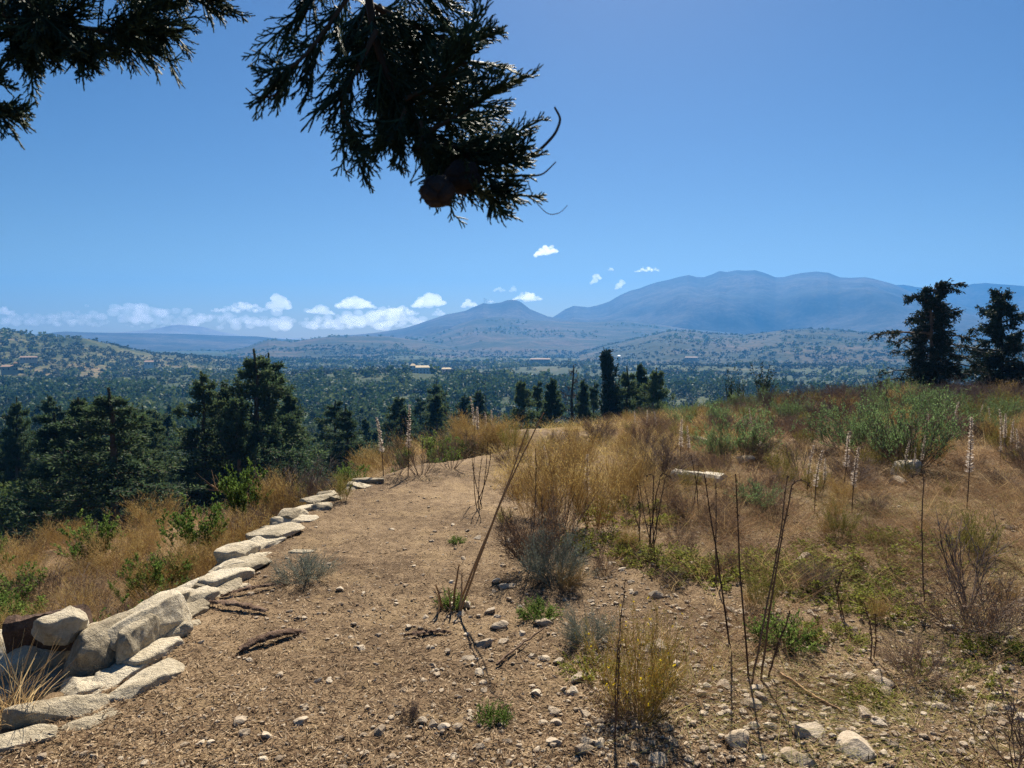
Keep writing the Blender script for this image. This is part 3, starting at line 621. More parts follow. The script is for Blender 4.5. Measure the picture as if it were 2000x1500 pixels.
r6 = np.random.default_rng(66)
for i in range(24):                           # broken slabs that fill the line of the edge
    yy = float(np.linspace(3.3, 7.8, 24)[i]) + r6.normal() * .08; xx = float(wall_x(yy)) + r6.uniform(-.04, .26) * (1 if yy < 5 else .7); zz = float(plateau(xx, yy))
    thing('wall_stone', block_mesh(1060 + i % 9, r6.uniform(.2, .42), r6.uniform(.14, .24), r6.uniform(.07, .12), 1.0), (xx, yy, zz - .015), R_(-15 + r6.normal() * 22), 1, 'small broken limestone slab half sunk in the terrace edge among many alike', 'stone', 'broken slabs of the terrace edge', (r6.normal() * .1, r6.normal() * .12))
ROCKS = []
for i in range(14):
    V, F = rock(1100 + i, 3, 11, .25 * (i % 3), .05, (.45, .85)); g = G(); g.add(V * np.array([1, .75 + .02 * i, .45 + .02 * (i % 5)]), F); ROCKS.append(g.mesh('stone', m_stone, False))
SPECIAL = [(478, 1432, .055, 'pale stone in a trio on the bare soil'), (470, 1412, .05, 'light stone just behind another one in a trio on the bare soil'), (522, 1440, .045, 'third stone of the trio, lying apart towards the path'),
           (547, 1320, .035, 'dark sided stone standing alone on the path'), (621, 1330, .035, 'upright thin stone with a dark shaded face'), (645, 1332, .035, 'white stone beside the upright thin one'),
           (740, 1432, .06, 'angular white stone by itself on the path'), (846, 1417, .04, 'cream stone in the middle of a short row'), (826, 1410, .035, 'flat stone beginning a short row of cream stones'), (868, 1422, .04, 'last stone of a short row of cream stones'),
           (976, 1226, .08, 'large flat brown rock in the dug hole below the cut stalks'), (983, 1146, .07, 'pale rock above the dug hole'), (914, 1287, .05, 'flat stone in the shadow of the cut stalks'), (936, 1315, .045, 'rounded cream stone beside the long shadow'),
           (1040, 1282, .05, 'cream stone at the end of the small fallen stick'), (1063, 1289, .045, 'second stone at the end of the small fallen stick'), (705, 1267, .04, 'grey stone beside a red one on the path'), (822, 1229, .035, 'stone holding the shadow of a short stub'),
           (1150, 1452, .06, 'white angular stone near the lower edge, the upper of two'), (1142, 1470, .06, 'white angular stone near the lower edge, the lower of two'), (1280, 1164, .08, 'smooth grey boulder on the stony soil'), (1240, 1160, .04, 'flat stone next to the smooth grey boulder'),
           (1355, 1106, .07, 'upright white chip of wood coloured stone on the soil'), (1576, 1090, .08, 'round pale stone with a flat face turned to the viewer'), (1720, 1338, .09, 'broad white stone flush with the soil beyond the pale stick'), (1586, 1435, .10, 'dark grey triangular rock near the lower edge'),
           (1670, 1462, .12, 'largest grey rock near the lower edge with a shaded face'), (1446, 1450, .09, 'brown rounded rock below the tall dry stalks'), (1413, 1342, .08, 'white rock at the foot of the tall dry stalks'), (1540, 1480, .08, 'pale rock at the lower edge beside the dark triangular one'),
           (1765, 925, .32, 'white boulder at the feet of the white flower spikes under the big green bush'), (1360, 868, .3, 'pale boulder among the scrub beside the green shrub'), (1480, 880, .35, 'grey weathered boulder half hidden by the scrub'), (1455, 905, .2, 'white flat rock in the open patch of the scrub'), (1755, 946, .2, 'low brown boulder below the white boulder')]
for i, (px, py, s, lab) in enumerate(SPECIAL):
    p = ground_hit(px, py); thing('stone', ROCKS[i % 14], (p[0], p[1], p[2] + s * .12), i * 1.7, s * .7, lab, 'stone', 'marked stones on the soil', (.15 * math.sin(i), .2 * math.cos(i * 2)))
r3 = np.random.default_rng(31); n_st = 0
while n_st < 262:
    if n_st < 95: px, py = r3.uniform(1050, 2050), r3.uniform(1300, 1510)
    elif n_st < 195: px, py = r3.uniform(880, 2000), r3.uniform(1040, 1400)
    elif n_st < 225: px, py = r3.uniform(820, 1080), r3.uniform(1130, 1330)
    else: px, py = r3.uniform(380, 1050), r3.uniform(1020, 1500)
    p = at_z(px, py, 0.0)
    if p[0] < wall_x(p[1]) + .35: continue
    s = float(np.clip(r3.lognormal(-3.75, .45), .012, .07)) * (.75 if px < 900 else 1)
    thing('stone', ROCKS[r3.integers(14)], (p[0], p[1], float(plateau(p[0], p[1])) + s * .15), r3.uniform(0, 6.28), s, 'small pale stone lying loose on the dry soil among many alike', 'stone', 'loose stones on the soil', (r3.normal() * .25, r3.normal() * .25)); n_st += 1
# gravel and litter
def scatter_px(n, x0, x1, y0, y1, r):
    px = r.uniform(x0, x1, n); py = r.uniform(y0, y1, n); u = (px - 1000) / FPX; v = (750 - py) / FPX
    dz = -math.sin(PITCH) + v * math.cos(PITCH); t = -1.6 / dz; X = u * t; Y = (math.cos(PITCH) + v * math.sin(PITCH)) * t
    k = X > wall_x(Y) + .12; return X[k], Y[k]
g = G(); V0, F0 = ico(2)
for k in range(4):
    V, F = rock(1200 + k, 2, 9, .2, .06, (.5, .85)); X, Y = scatter_px(5200, -150, 2150, 900, 1520, r3)
    den = np.where(X > .0 + .1 * Y, 1, .33) * np.clip(.7 + fbm(X / .6, Y / .6, 12), .1, 1); q = den > r3.random(len(X)); X, Y = X[q], Y[q]; n = len(X)
    s = np.clip(r3.lognormal(-4.75, .5, n), .004, .026); merge_inst(g, V * np.array([1, .8, .6]), F, np.full(len(V), .5), np.stack([X, Y, plateau(X, Y) + s * .1], 1), r3.random(n) * 6.28, s, r3.random(n))
tag(obj('gravel', g.mesh('gravel', m_stone)), 'small pale gravel strewn over the hilltop soil', 'gravel', kind='stuff')
m_litter = plantmat('dry_litter', [(.045, .025, .015), (.13, .078, .042), (.28, .19, .11), (.50, .385, .25)], .1, .8, 0)
g = G(); X, Y = scatter_px(110000, -150, 2150, 880, 1530, r3)
q = r3.random(len(X)) < np.where(X > .15 * Y, .55, 1) ; X, Y = X[q], Y[q]; n = len(X)
C = np.stack([X, Y, plateau(X, Y) + r3.uniform(.001, .010, n)], 1); a = r3.random(n) * 6.28
D = np.stack([np.cos(a), np.sin(a), r3.normal(size=n) * .22], 1); S = np.stack([-np.sin(a), np.cos(a), r3.normal(size=n) * .6], 1)
g.add(*leaves(C, D, S, np.clip(r3.lognormal(-3.6, .5, n), .008, .075), r3.uniform(.0022, .0065, n)))
tag(obj('leaf_litter', g.mesh('leaf_litter', m_litter)), 'brown dry needles and straw bits covering the bare soil', 'leaf litter', kind='stuff')

# ------------------------------------------------------------------ wood and bark lying about
m_wood = stonemat('weathered_wood', [(.05, .03, .02), (.10, .06, .04), (.17, .11, .075), (.28, .21, .15)], 14, .7, False)
m_pale = stonemat('bleached_wood', [(.30, .25, .18), (.46, .40, .31), (.56, .50, .40), (.62, .56, .47)], 14, .5, False)
m_straw = plantmat('straw_stalk', [(.24, .14, .07), (.42, .27, .14), (.56, .40, .22)], .15, .7, .2)
m_stalk = plantmat('dark_stalk', [(.05, .03, .022), (.10, .062, .042), (.17, .11, .07)], 0, .8, .3)
def bark(p0, p1, w, arch, seed, name, label, curl=1.6):
    r = np.random.default_rng(seed); n, m = 22, 9; s = np.linspace(0, 1, n); p0 = np.array(p0); p1 = np.array(p1); d = nrm(p1 - p0); side = nrm(np.cross(d, [0, 0, 1.])); up = np.cross(side, d)
    g = G(); V = []
    for off in (0, .008):
        for i in range(n):
            c = p0 + (p1 - p0) * s[i] + np.array([0, 0, 1]) * arch * 4 * s[i] * (1 - s[i]); ww = w * (.35 + .65 * math.sin(math.pi * (.12 + .76 * s[i]))) * (1 + .12 * r.normal())
            for j in range(m):
                a = (j / (m - 1) - .5) * curl * 2; V.append(c + side * math.sin(a) * (ww - off) + up * (math.cos(a) - .5) * (ww - off) * .8 + r.normal(size=3) * .003)
    V = np.array(V); F = []; N = n * m
    for i in range(n - 1):
        for j in range(m - 1):
            a = i * m + j; F.append((a, a + 1, a + m + 1, a + m)); F.append((a + N, a + m + N, a + m + 1 + N, a + 1 + N))
    for i in range(n - 1):
        for j in (0, m - 1): a = i * m + j; F.append((a, a + m, a + m + N, a + N))
    for j in range(m - 1):
        for i in (0, n - 1): a = i * m + j; F.append((a, a + 1, a + 1 + N, a + N))
    c = V.mean(0); g.add(V - c, F); thing(name, g.mesh(name, m_wood, True), c, 0, 1, label, 'bark')
gh = lambda px, py, dz=.0: (lambda p: p + np.array([0, 0, dz]))(ground_hit(px, py))
bark(gh(466, 1276, .02), gh(596, 1236, .01), .030, .032, 1, 'bark_strip', 'arched strip of dark bark lying on the bare soil')
bark(gh(408, 1182, .02), gh(522, 1200, .02), .035, .012, 2, 'bark_strip', 'ragged dark piece of bark behind the arched strip', 1.1)
bark(gh(432, 1168, .01), gh(556, 1146, .015), .022, .02, 3, 'bark_strip', 'thin brown bark sliver beside the terrace edge stones', 1.2)
bark(gh(790, 1245, .01), gh(880, 1238, .01), .018, .01, 4, 'bark_strip', 'short peeling strip at the foot of the cut stalks', 1.2)
# plank behind the stone: a dark weathered split log
def log_mesh(L, w, h, seed, mat, name):
    r = np.random.default_rng(seed); n, m = 18, 12; V = []
    for i in range(n):
        s = i / (n - 1)
        for j in range(m):
            a = 2 * math.pi * j / m; x, z = math.cos(a), math.sin(a); q = (abs(x) ** 5 + abs(z) ** 5) ** -.2
            V.append(((s - .5) * L + r.normal() * .004 * (0 < i < n - 1), x * q * w * .5 * (1 + .05 * r.normal()), z * q * h * .5 * (1 + .09 * math.sin(s * 7 + j) + .03 * r.normal())))
    F = [(i * m + j, i * m + (j + 1) % m, (i + 1) * m + (j + 1) % m, (i + 1) * m + j) for i in range(n - 1) for j in range(m)]
    V += [(-L / 2, 0, 0), (L / 2, 0, 0)]; T = [(n * m, (j + 1) % m, j) for j in range(m)] + [(n * m + 1, (n - 1) * m + j, (n - 1) * m + (j + 1) % m) for j in range(m)]
    g = G(); g.add(V, F); g.add(np.zeros((0, 3)), np.zeros((0, 4), int)); g.F.append(np.array(T)); g.M.append(np.zeros(len(T), int)); return g.mesh(name, mat, False)
a_, b_ = at_z(24, 1252, .08), at_z(168, 1216, .16); c_ = (a_ + b_) / 2; d_ = b_ - a_
thing('wood_plank', log_mesh(float(np.linalg.norm(d_)) * 1.05, .10, .20, 3, m_wood, 'wood_plank'), c_, math.atan2(d_[1], d_[0]), 1, 'dark weathered plank standing on edge behind the rounded stone', 'plank', None, (.1, -.12))
a_, b_ = gh(1316, 938, .06), gh(1412, 948, .05); c_ = (a_ + b_) / 2; d_ = b_ - a_
thing('dead_log', log_mesh(float(np.linalg.norm(d_)), .16, .13, 5, m_pale, 'dead_log'), c_, math.atan2(d_[1], d_[0]), 1, 'bleached white log lying on the ground before the brown bush', 'log', None, (.1, -.04))
def stick(pts, r0, r1, mat, name, label, cat='stick', tw=0):
    P = np.array(pts)[None]; c = P[0].mean(0); n = P.shape[1]
    s = np.linspace(0, n - 1, 12); Q = np.stack([np.interp(s, np.arange(n), P[0, :, k]) for k in range(3)], 1)[None] - c; Q[:, 1:-1] += rng.normal(size=(1, 10, 3)) * r0 * .35
    g = G(); g.add(*tubes(Q, np.linspace(r0, r1, 12)[None], 6))
    if tw:
        K = kids(Q, tw, .35, 1, .5, .32, 5, .1); g.add(*tubes(K, np.linspace(r1, r1 * .4, 5)[None], 4))
    return thing(name, g.mesh(name, mat), c, 0, 1, label, cat)
stick([gh(1524, 1328, .03), gh(1560, 1348, .025), gh(1602, 1374, .02), gh(1645, 1396, .012)], .010, .006, m_straw, 'fallen_stalk', 'pale straight stalk lying on the soil past the tall dry stalks')
stick([gh(970, 1303, .012), gh(1010, 1272, .02), gh(1062, 1238, .03)], .007, .004, m_stalk, 'fallen_twig', 'small dark twig lying between the dug hole and the cream stones', 'twig')
stick([gh(1600, 1330, .02), gh(1660, 1338, .02), gh(1740, 1345, .01)], .005, .003, m_stalk, 'fallen_twig', 'thin dark twig lying in the dry grass beyond the pale straight stalk', 'twig')
p0 = gh(530, 1020, .03); stick([p0, p0 + np.array([-.35, .25, .10]), p0 + np.array([-.72, .45, .22]), p0 + np.array([-1.0, .55, .36])], .012, .005, m_straw, 'dry_branch', 'dead forked branch leaning out over the slope from the terrace edge', 'branch', 14)

# ------------------------------------------------------------------ plants of the hilltop
m_gold = plantmat('golden_bush', [(.20, .13, .045), (.42, .30, .10), (.58, .45, .17), (.70, .60, .30)], .55, .8, .25)
m_rust = plantmat('rusty_brown_bush', [(.08, .048, .03), (.20, .12, .065), (.34, .21, .115), (.48, .34, .20)], .5, .8, .35)
m_tan = plantmat('tan_grass', [(.20, .125, .06), (.36, .24, .12), (.54, .40, .20), (.64, .52, .30)], .5, .8, .3)
m_twig = plantmat('grey_brown_twig', [(.08, .058, .048), (.16, .12, .10), (.25, .19, .155), (.34, .27, .215)], .15, .8, .35)
m_green = plantmat('green_herb', [(.05, .085, .02), (.095, .155, .032), (.16, .225, .055), (.26, .31, .09)], .5, .6, .35)
m_lentisk = plantmat('shrub_leaf', [(.06, .105, .042), (.115, .185, .07), (.18, .27, .105), (.27, .35, .15)], .5, .55, .35)
m_silver = plantmat('silver_herb', [(.12, .14, .11), (.20, .225, .18), (.30, .32, .26), (.40, .42, .34)], .3, .8, .15)
m_ylw = plantmat('yellow_green', [(.10, .10, .025), (.20, .19, .05), (.32, .28, .08), (.44, .37, .13)], .35, .7, .25)
m_moss = plantmat('moss_green', [(.08, .10, .02), (.17, .19, .035), (.28, .29, .06), (.38, .36, .09)], .45, .7, .3)
m_white = plantmat('pale_seed_heads', [(.26, .19, .14), (.44, .36, .29), (.60, .52, .44), (.72, .65, .57)], .4, .8, .2)
m_flower = plantmat('yellow_flower', [(.75, .55, .02), (.85, .65, .04)], .3, .6, 0)

def bush(seed, n0, n1, n2, H, spread, r0, th, lift=.3, leafn=0, leaf=(.02, .01), up=.15, l1=.45, l2=.2, mats=None, top=.2, droop=0, flowers=0, name='bush', single=False):
    """stems from the base, side twigs, fine twigs; leaves or bracts along the fine ones"""
    global rng; old = rng; rng = np.random.default_rng(seed)
    P0 = stems(n0, H, spread, r0, lift, 6); g = G(); g.add(*tubes(P0, np.linspace(th, th * .45, 6)[None], 4))
    P1 = kids(P0, n1, .25, 1, .55, H * l1, 5, up) if n1 else None; P2 = kids(P1, n2, .2, 1, .6, H * l2, 4, up) if n2 else None
    if n1: g.add(*tubes(P1, np.linspace(th * .6, th * .3, 5)[None], 3))
    tgt = g if single else G()
    if n2: tgt.add(*tubes(P2, np.linspace(th * .42, th * .22, 4)[None], 3), mi=0 if single else 1)
    if leafn:
        base = P2 if n2 else (P1 if n1 else P0); C, D = along(base, leafn, top, 1); k = rng.random(leafn) < .25
        if n1 and n2: C2, D2 = along(P1, leafn, .4, 1); C[k], D[k] = C2[k], D2[k]
        D = nrm(D + rng.normal(size=(leafn, 3)) * .75 + np.array([0, 0, .25 - droop])); hue = .15 + .5 * rng.random(leafn) + .35 * snoise(C / H, 5, rng)
        tgt.add(*leaves(C, D, rdir(leafn), rng.uniform(.55, 1.2, leafn) * leaf[0], rng.uniform(.6, 1.1, leafn) * leaf[1], hue.clip(0, 1)))
    if flowers:
        C, D = along(P2 if n2 else P0, flowers, .8, 1); tgt.add(*leaves(np.repeat(C, 4, 0), rdir(flowers * 4, .4), rdir(flowers * 4), .016, .012), mi=2 if not single else 0)
    rng = old
    if single: return g.mesh(name, mats[0])
    return [('stems', g.mesh(name + '_stems', mats[0])), ('foliage', tgt.mesh(name + '_foliage', [mats[1], mats[0]] + list(mats[2:])))]
def var(n, fn): return [fn(i) for i in range(n)]
GOLD = var(3, lambda i: bush(2000 + i, 60, 420, 1500, .9, .55, .16, .0030, .35, 7000, (.020, .007), .3, .42, .17, [m_tan, m_gold], name='golden_bush'))
RUST = var(4, lambda i: bush(2010 + i, 34, 300, 1500, .55, 1.0, .10, .0032, .25, 3800, (.016, .008), .12, .45, .20, [m_twig, m_rust], name='rusty_bush'))
SPINY = var(4, lambda i: bush(2020 + i, 40, 420, 2600, .6, 1.1, .08, .0034, .2, 1400, (.014, .006), .1, .42, .18, [m_twig, m_twig], name='spiny_bush'))
SHRUB = var(4, lambda i: bush(2030 + i, 26, 240, 800, .75, .95, .14, .0045, .35, 6500, (.034, .013), .3, .42, .18, [m_twig, m_lentisk], .1, name='green_shrub'))
HERB = var(4, lambda i: bush(2040 + i, 22, 170, 420, .55, .6, .16, .0035, .35, 3600, (.040, .022), .3, .35, .14, [m_green, m_green], .0, name='green_herb'))
YG = var(3, lambda i: bush(2050 + i, 30, 240, 700, .55, .6, .12, .0030, .4, 3000, (.026, .009), .4, .38, .15, [m_ylw, m_ylw], .1, name='yellow_green_herb'))
SILV = var(3, lambda i: bush(2060 + i, 60, 520, 1500, .42, 1.25, .10, .0028, .35, 6000, (.026, .005), .2, .5, .22, [m_silver, m_silver], .0, name='silver_herb'))
SPARSE = var(3, lambda i: bush(2070 + i, 16, 110, 300, .9, .8, .10, .0050, .2, 500, (.026, .009), .3, .45, .2, [m_twig, m_ylw], .2, name='sparse_bush'))
MATS = var(3, lambda i: bush(2080 + i, 60, 300, 0, .17, 1.25, .06, .0028, .1, 2600, (.020, .010), .1, .5, .2, [m_green, m_green], .0, name='green_mat'))
MOSS = var(3, lambda i: bush(2090 + i, 70, 260, 0, .13, 1.4, .14, .0025, .15, 3000, (.018, .010), .1, .5, .2, [m_ylw, m_moss], .0, name='moss_mat'))
YFL = bush(2100, 70, 460, 1700, .62, .85, .14, .0030, .3, 5200, (.018, .007), .35, .42, .17, [m_gold, m_ylw, m_flower], .1, flowers=60, name='flowering_bush')
DEADB = bush(2110, 7, 34, 90, .85, .7, .06, .0085, .35, 0, mats=[m_twig], up=.25, l1=.5, l2=.28, single=True, name='dead_bush')

def plant(kind, name, px, yb, yt, label, cat='bush', H0=.6, w=1.0, group=None, i=0, part=None):
    p = ground_hit_near(px, yb, 60); h = (yb - yt) / FPX * p[1] * (.8 if kind is MATS else 1)
    m = kind if isinstance(kind, bpy.types.Mesh) else kind[i % len(kind)] if isinstance(kind[0], list) else kind
    k = h / height_of(m)
    return thing(name, m, (p[0], p[1], p[2] - .01), random.uniform(0, 6.28), (k * w, k * w, k), label, cat, group)
P_ = plant
P_(GOLD, 'golden_bush', 1095, 1042, 872, 'largest golden dry bush, full of fine straw coloured twigs beside the stony ground', H0=.95, w=1.05, i=0)
P_(GOLD, 'golden_bush', 1165, 1030, 880, 'golden dry bush carrying the pinkish flower spike in front of it', H0=.95, w=1.0, i=1)
P_(GOLD, 'golden_bush', 1035, 1010, 875, 'golden dry bush leaning behind the long cut stalks', H0=.95, w=.9, i=2)
P_(GOLD, 'golden_bush', 1225, 985, 860, 'small golden bush by the dark tuft near the stalk cluster', H0=.95, w=.8, i=1)
P_(GOLD, 'golden_bush', 1120, 930, 835, 'golden grass bush farther back on the crest behind the largest golden bush', H0=.95, w=1.3, i=2)
P_(GOLD, 'golden_bush', 938, 884, 828, 'golden tuft closing the far end of the bare path', i=0, w=1.5)
P_(GOLD, 'golden_bush', 985, 878, 818, 'golden tuft on the crest just behind the long cut stalks', i=1, w=1.5)
P_(RUST, 'rusty_bush', 905, 890, 842, 'rusty tuft beside the far end of the bare path', i=0, w=1.3)
P_(YG, 'yellow_green_herb', 1003, 890, 826, 'yellow green grassy tuft standing at the head of the path', 'plant', .55, 1.0, i=1)
P_(GOLD, 'golden_bush', 960, 862, 812, 'small golden tuft farthest out on the crest', i=2, w=1.5)
P_(SPARSE, 'twiggy_bush', 822, 928, 826, 'open twiggy grey bush with a few green shoots beside the tall white flower spike', H0=.9, w=1.1, i=0)
P_(SPARSE, 'twiggy_bush', 775, 928, 862, 'lower twiggy bush on the path edge before the open grey one', H0=.9, w=1.2, i=1)
P_(SPARSE, 'twiggy_bush', 880, 915, 838, 'twiggy bush with bare slanting stems behind the path', H0=.9, w=1.2, i=2)
P_(SPINY, 'spiny_bush', 585, 992, 905, 'rounded dead brown bush above the end of the terrace stones', H0=.55, w=1.1, i=0)
P_(GOLD, 'dry_grass_bush', 548, 1002, 922, 'tan grassy bush spilling over the edge beside the rounded dead bush', 'bush', .95, 1.3, i=0)
P_(YG, 'yellow_tuft', 668, 978, 926, 'yellowish tuft with dark heads at the end of the terrace stones', 'plant', .55, .9, i=0)
P_(HERB, 'green_bush', 482, 1015, 912, 'bright green upright bush between the dead branch and the tan grassy bush', H0=.75, w=.8, i=0)
P_(HERB, 'green_bush', 385, 1090, 985, 'dark green leafy bush on the lower bank beneath the dead branch', H0=.75, w=.95, i=1)
P_(HERB, 'green_bush', 172, 1105, 1015, 'green bush with thin upright shoots on the lower bank', H0=.55, w=1.1, i=0)
P_(HERB, 'green_herb', 312, 1175, 1085, 'bright green herb patch directly behind the chamfered wall block', 'plant', .55, 1.1, i=1)
P_(HERB, 'green_herb', 268, 1180, 1110, 'light green herb beside a dry white stem on the lower bank', 'plant', .55, .9, i=2)
P_(HERB, 'green_herb', 345, 1150, 1080, 'lush green herb touching the tilted block of the edge', 'plant', .55, .9, i=3)
P_(SILV, 'grey_herb', 592, 1130, 1085, 'grey green wiry herb on the path beside the flat pale stone', 'plant', .36, 1.4, i=0)
P_(SILV, 'silver_herb', 1082, 1135, 1035, 'silvery grey herb with fine curved leaves beneath the golden bush', 'plant', .36, .75, i=1)
P_(SILV, 'silver_herb', 1150, 1255, 1190, 'small silvery herb behind the yellow flowered bush', 'plant', .36, .9, i=2)
P_(RUST, 'rusty_bush', 1052, 1112, 968, 'reddish dry stems fanning out around thin dark stalks', H0=.55, w=.75, i=0)
P_(SPINY, 'spiny_bush', 1292, 938, 858, 'dense brown twiggy bush behind the bleached log', H0=.55, w=1.1, i=1)
P_(SHRUB, 'green_shrub', 1450, 895, 795, 'grey green shrub standing out in the middle of the brown scrub', H0=.75, w=1.0, i=2)
P_(SHRUB, 'green_shrub', 1395, 900, 838, 'smaller grey green shrub joined to the one in the brown scrub', H0=.75, w=1.0, i=3)
P_(SHRUB, 'green_shrub', 1478, 1003, 943, 'low leafy shrub growing alone on the stony ground', H0=.75, w=1.2, i=0)
P_(SHRUB, 'green_shrub', 1775, 915, 768, 'tall green shrub overhanging the white boulder and flower spikes', H0=.75, w=.8, i=1)
P_(SHRUB, 'green_shrub', 1700, 900, 795, 'green shrub next to the tall one over the white boulder', H0=.75, w=1.1, i=2)
P_(SHRUB, 'green_shrub', 1640, 880, 800, 'pale green shrub before the brown thicket', H0=.75, w=1.1, i=3)
P_(RUST, 'rusty_bush', 1235, 1405, 1330, 'rusty dry growth around the foot of the yellow flowered bush', H0=.55, w=1.3, i=2)
P_(YFL, 'flowering_bush', 1245, 1400, 1215, 'thin stemmed bush with small yellow flowers in front of the stony ground', H0=.66, w=.95)
P_(YG, 'yellow_green_herb', 1492, 1192, 1100, 'yellow green plant at the foot of the tall dry stalks', 'plant', .55, .85, i=1)
P_(YG, 'yellow_green_herb', 1640, 1050, 985, 'yellow green grassy plant amid stones past the low leafy shrub', 'plant', .55, 1.2, i=2)
P_(YG, 'yellow_green_herb', 1900, 1090, 1000, 'tall yellow grass plant behind the dead branching bush', 'plant', .55, 1.1, i=0)
P_(MATS, 'green_mat', 1052, 1205, 1165, 'bright green low rosette beside the dug hole', 'plant', .12, 1.0, i=0)
P_(MATS, 'green_mat', 1535, 1255, 1190, 'spreading green mat of leaves behind the tall dry stalks', 'plant', .14, .9, i=1)
P_(MATS, 'green_mat', 882, 1182, 1148, 'small green shoots behind the stubs of the cut stalks', 'plant', .14, .7, i=2)
P_(MATS, 'green_mat', 893, 1058, 1043, 'tiny bright green cushion alone on the path', 'plant', .14, 1.1, i=0)
P_(MATS, 'green_mat', 962, 1408, 1368, 'few green shoots around a white stone near the lower edge', 'plant', .16, .8, i=1)
P_(SPINY, 'dark_tuft', 800, 1400, 1368, 'small dark green tuft alone on the bare path', 'plant', .55, .7, i=2)
P_(SPINY, 'dark_tuft', 1255, 948, 922, 'round dark tuft beside the bleached log', 'plant', .55, .6, i=3)
P_(DEADB, 'dead_bush', 1890, 1195, 1018, 'bare reddish dead bush with forked branches over rusty grass', H0=.95, w=1.0)
P_(DEADB, 'dead_bush', 1560, 935, 870, 'bare grey twigs standing in the brown scrub near the white flower spikes', H0=.95, w=1.2)
P_(RUST, 'rusty_bush', 1905, 1240, 1120, 'rusty brown bush around the foot of the bare dead bush', H0=.55, w=1.2, i=1)
P_(RUST, 'rusty_bush', 1790, 1330, 1240, 'rusty dry bush in front of the single dark stalk', H0=.55, w=1.0, i=2)
P_(RUST, 'rusty_bush', 1350, 1020, 960, 'rusty bush beside the cluster of hooked stalks', H0=.55, w=1.0, i=3)
P_(DEADB, 'dead_bush', 1985, 1500, 1330, 'grey bare branches at the lower corner of the stony ground', H0=.95, w=1.2)
for i, (px, py, w) in enumerate([(1275, 1092, 1), (1340, 1112, 1.6), (1400, 1128, 1.4), (1455, 1122, 1.3), (1180, 1065, 1.2), (1585, 1140, 1.6), (1640, 1160, 1.6), (1700, 1130, 1.6), (1530, 1105, 1.3), (1690, 1085, 1.6), (1810, 1070, 1.8), (1750, 1190, 1.4), (1230, 1010, 1.2), (1160, 1310, 1.0), (1620, 1250, 1.0), (1870, 1330, 1.2), (1700, 1370, 1.0), (1940, 1280, 1.2)]):
    plant(MOSS, 'moss_mat', px, py, py - 24, 'low yellow green cushion on the stony soil among many alike', 'plant', .10, w * 1.35, 'low cushions on the stony soil', i)

# squill flower spikes: a bare stem with a tapering brush of pale seed heads
def squill(seed, H, pink=0):
    global rng; old = rng; rng = np.random.default_rng(seed); s = np.linspace(0, 1, 9); hook = rng.uniform(0, .10); a = rng.random() * 6.28
    P = np.stack([np.cos(a) * (hook * s ** 3 + .03 * np.sin(s * 3)) * H, np.sin(a) * (hook * s ** 3) * H, s * H - .02], 1)[None]
    g = G(); g.add(*tubes(P, np.linspace(.006, .003, 9)[None], 5)); M = int(rng.integers(200, 420)); t = .42 + .58 * rng.random(M) ** 1.1
    C, _ = along(P, M, 0, 1); C = np.stack([np.interp(t, s, P[0, :, k]) for k in range(3)], 1); b = rng.random(M) * 6.28; el = rng.uniform(.1, .9, M)
    D = np.stack([np.cos(b) * np.cos(el), np.sin(b) * np.cos(el), np.sin(el)], 1); w = (1.08 - t) ** .7 * (.7 + .6 * rng.random(M))
    g2 = G(); g2.add(*leaves(C, D, rdir(M), .040 * w + .012, rng.uniform(.006, .014, M))); rng = old
    return [('stem', g.mesh('squill_stem', m_stalk)), ('seed_spike', g2.mesh('seed_spike', m_white))]
SQ = [squill(2200 + i, 1.0) for i in range(6)]
W_ = [(797, 932, 788, 'tallest white flower spike, above the open twiggy bush'), (749, 930, 812, 'slim curved flower spike beside the tallest white one'), (927, 872, 772, 'bent pale flower spike standing out against the dark trees on the crest'), (936, 870, 792, 'white pointed spike just next to the bent pale one'),
      (953, 868, 803, 'small white spike, third from the bent one on the crest'), (964, 868, 799, 'white spike last in the little row on the crest'), (1068, 938, 866, 'greyish white spike in front of the golden grass'), (1150, 1018, 880, 'pinkish white flower spike in front of the golden bush'),
      (1240, 842, 800, 'white spike in the green fringe of the crest, nearest to the dark conifers'), (1263, 846, 800, 'white spike between two others in the green fringe of the crest'), (1282, 848, 802, 'white spike at the outer end of the green fringe of the crest'), (1330, 908, 816, 'thick white spike beside the grey green shrub'),
      (1346, 908, 828, 'shorter white spike next to the thick one beside the grey green shrub'), (1576, 965, 866, 'leaning pale spike, first of the group in the brown scrub'), (1591, 1003, 872, 'pale spike low in the group in the brown scrub'), (1606, 968, 892, 'small pale spike inside the group in the brown scrub'),
      (1646, 962, 836, 'tall pale spike over the brown scrub'), (1664, 1003, 868, 'white streaked spike standing before the brown thicket'), (1768, 934, 856, 'broad white spike right on the white boulder'), (1783, 934, 872, 'thin white spike between two broad ones at the white boulder'),
      (1799, 932, 848, 'broad white spike on the far side of the white boulder'), (1809, 895, 806, 'white spike under the leaves of the tall green shrub'), (1861, 850, 782, 'pale brown spike in the thicket near an orange flower'), (1888, 995, 810, 'largest white spike, alone before the thicket'),
      (1912, 842, 788, 'pale spike deep in the thicket'), (1934, 855, 794, 'whitish forked spike in the thicket'), (1955, 882, 798, 'first white spike of the dense group at the edge of the thicket'), (1966, 888, 806, 'rosy white spike in the dense group at the edge of the thicket'),
      (1977, 896, 818, 'tall spike in the middle of the dense group at the edge of the thicket'), (1987, 904, 836, 'short spike at the end of the dense group at the thicket'), (1953, 908, 848, 'white low spike in front of the dense group at the thicket'), (1468, 850, 795, 'white spike above the grey green shrub')]
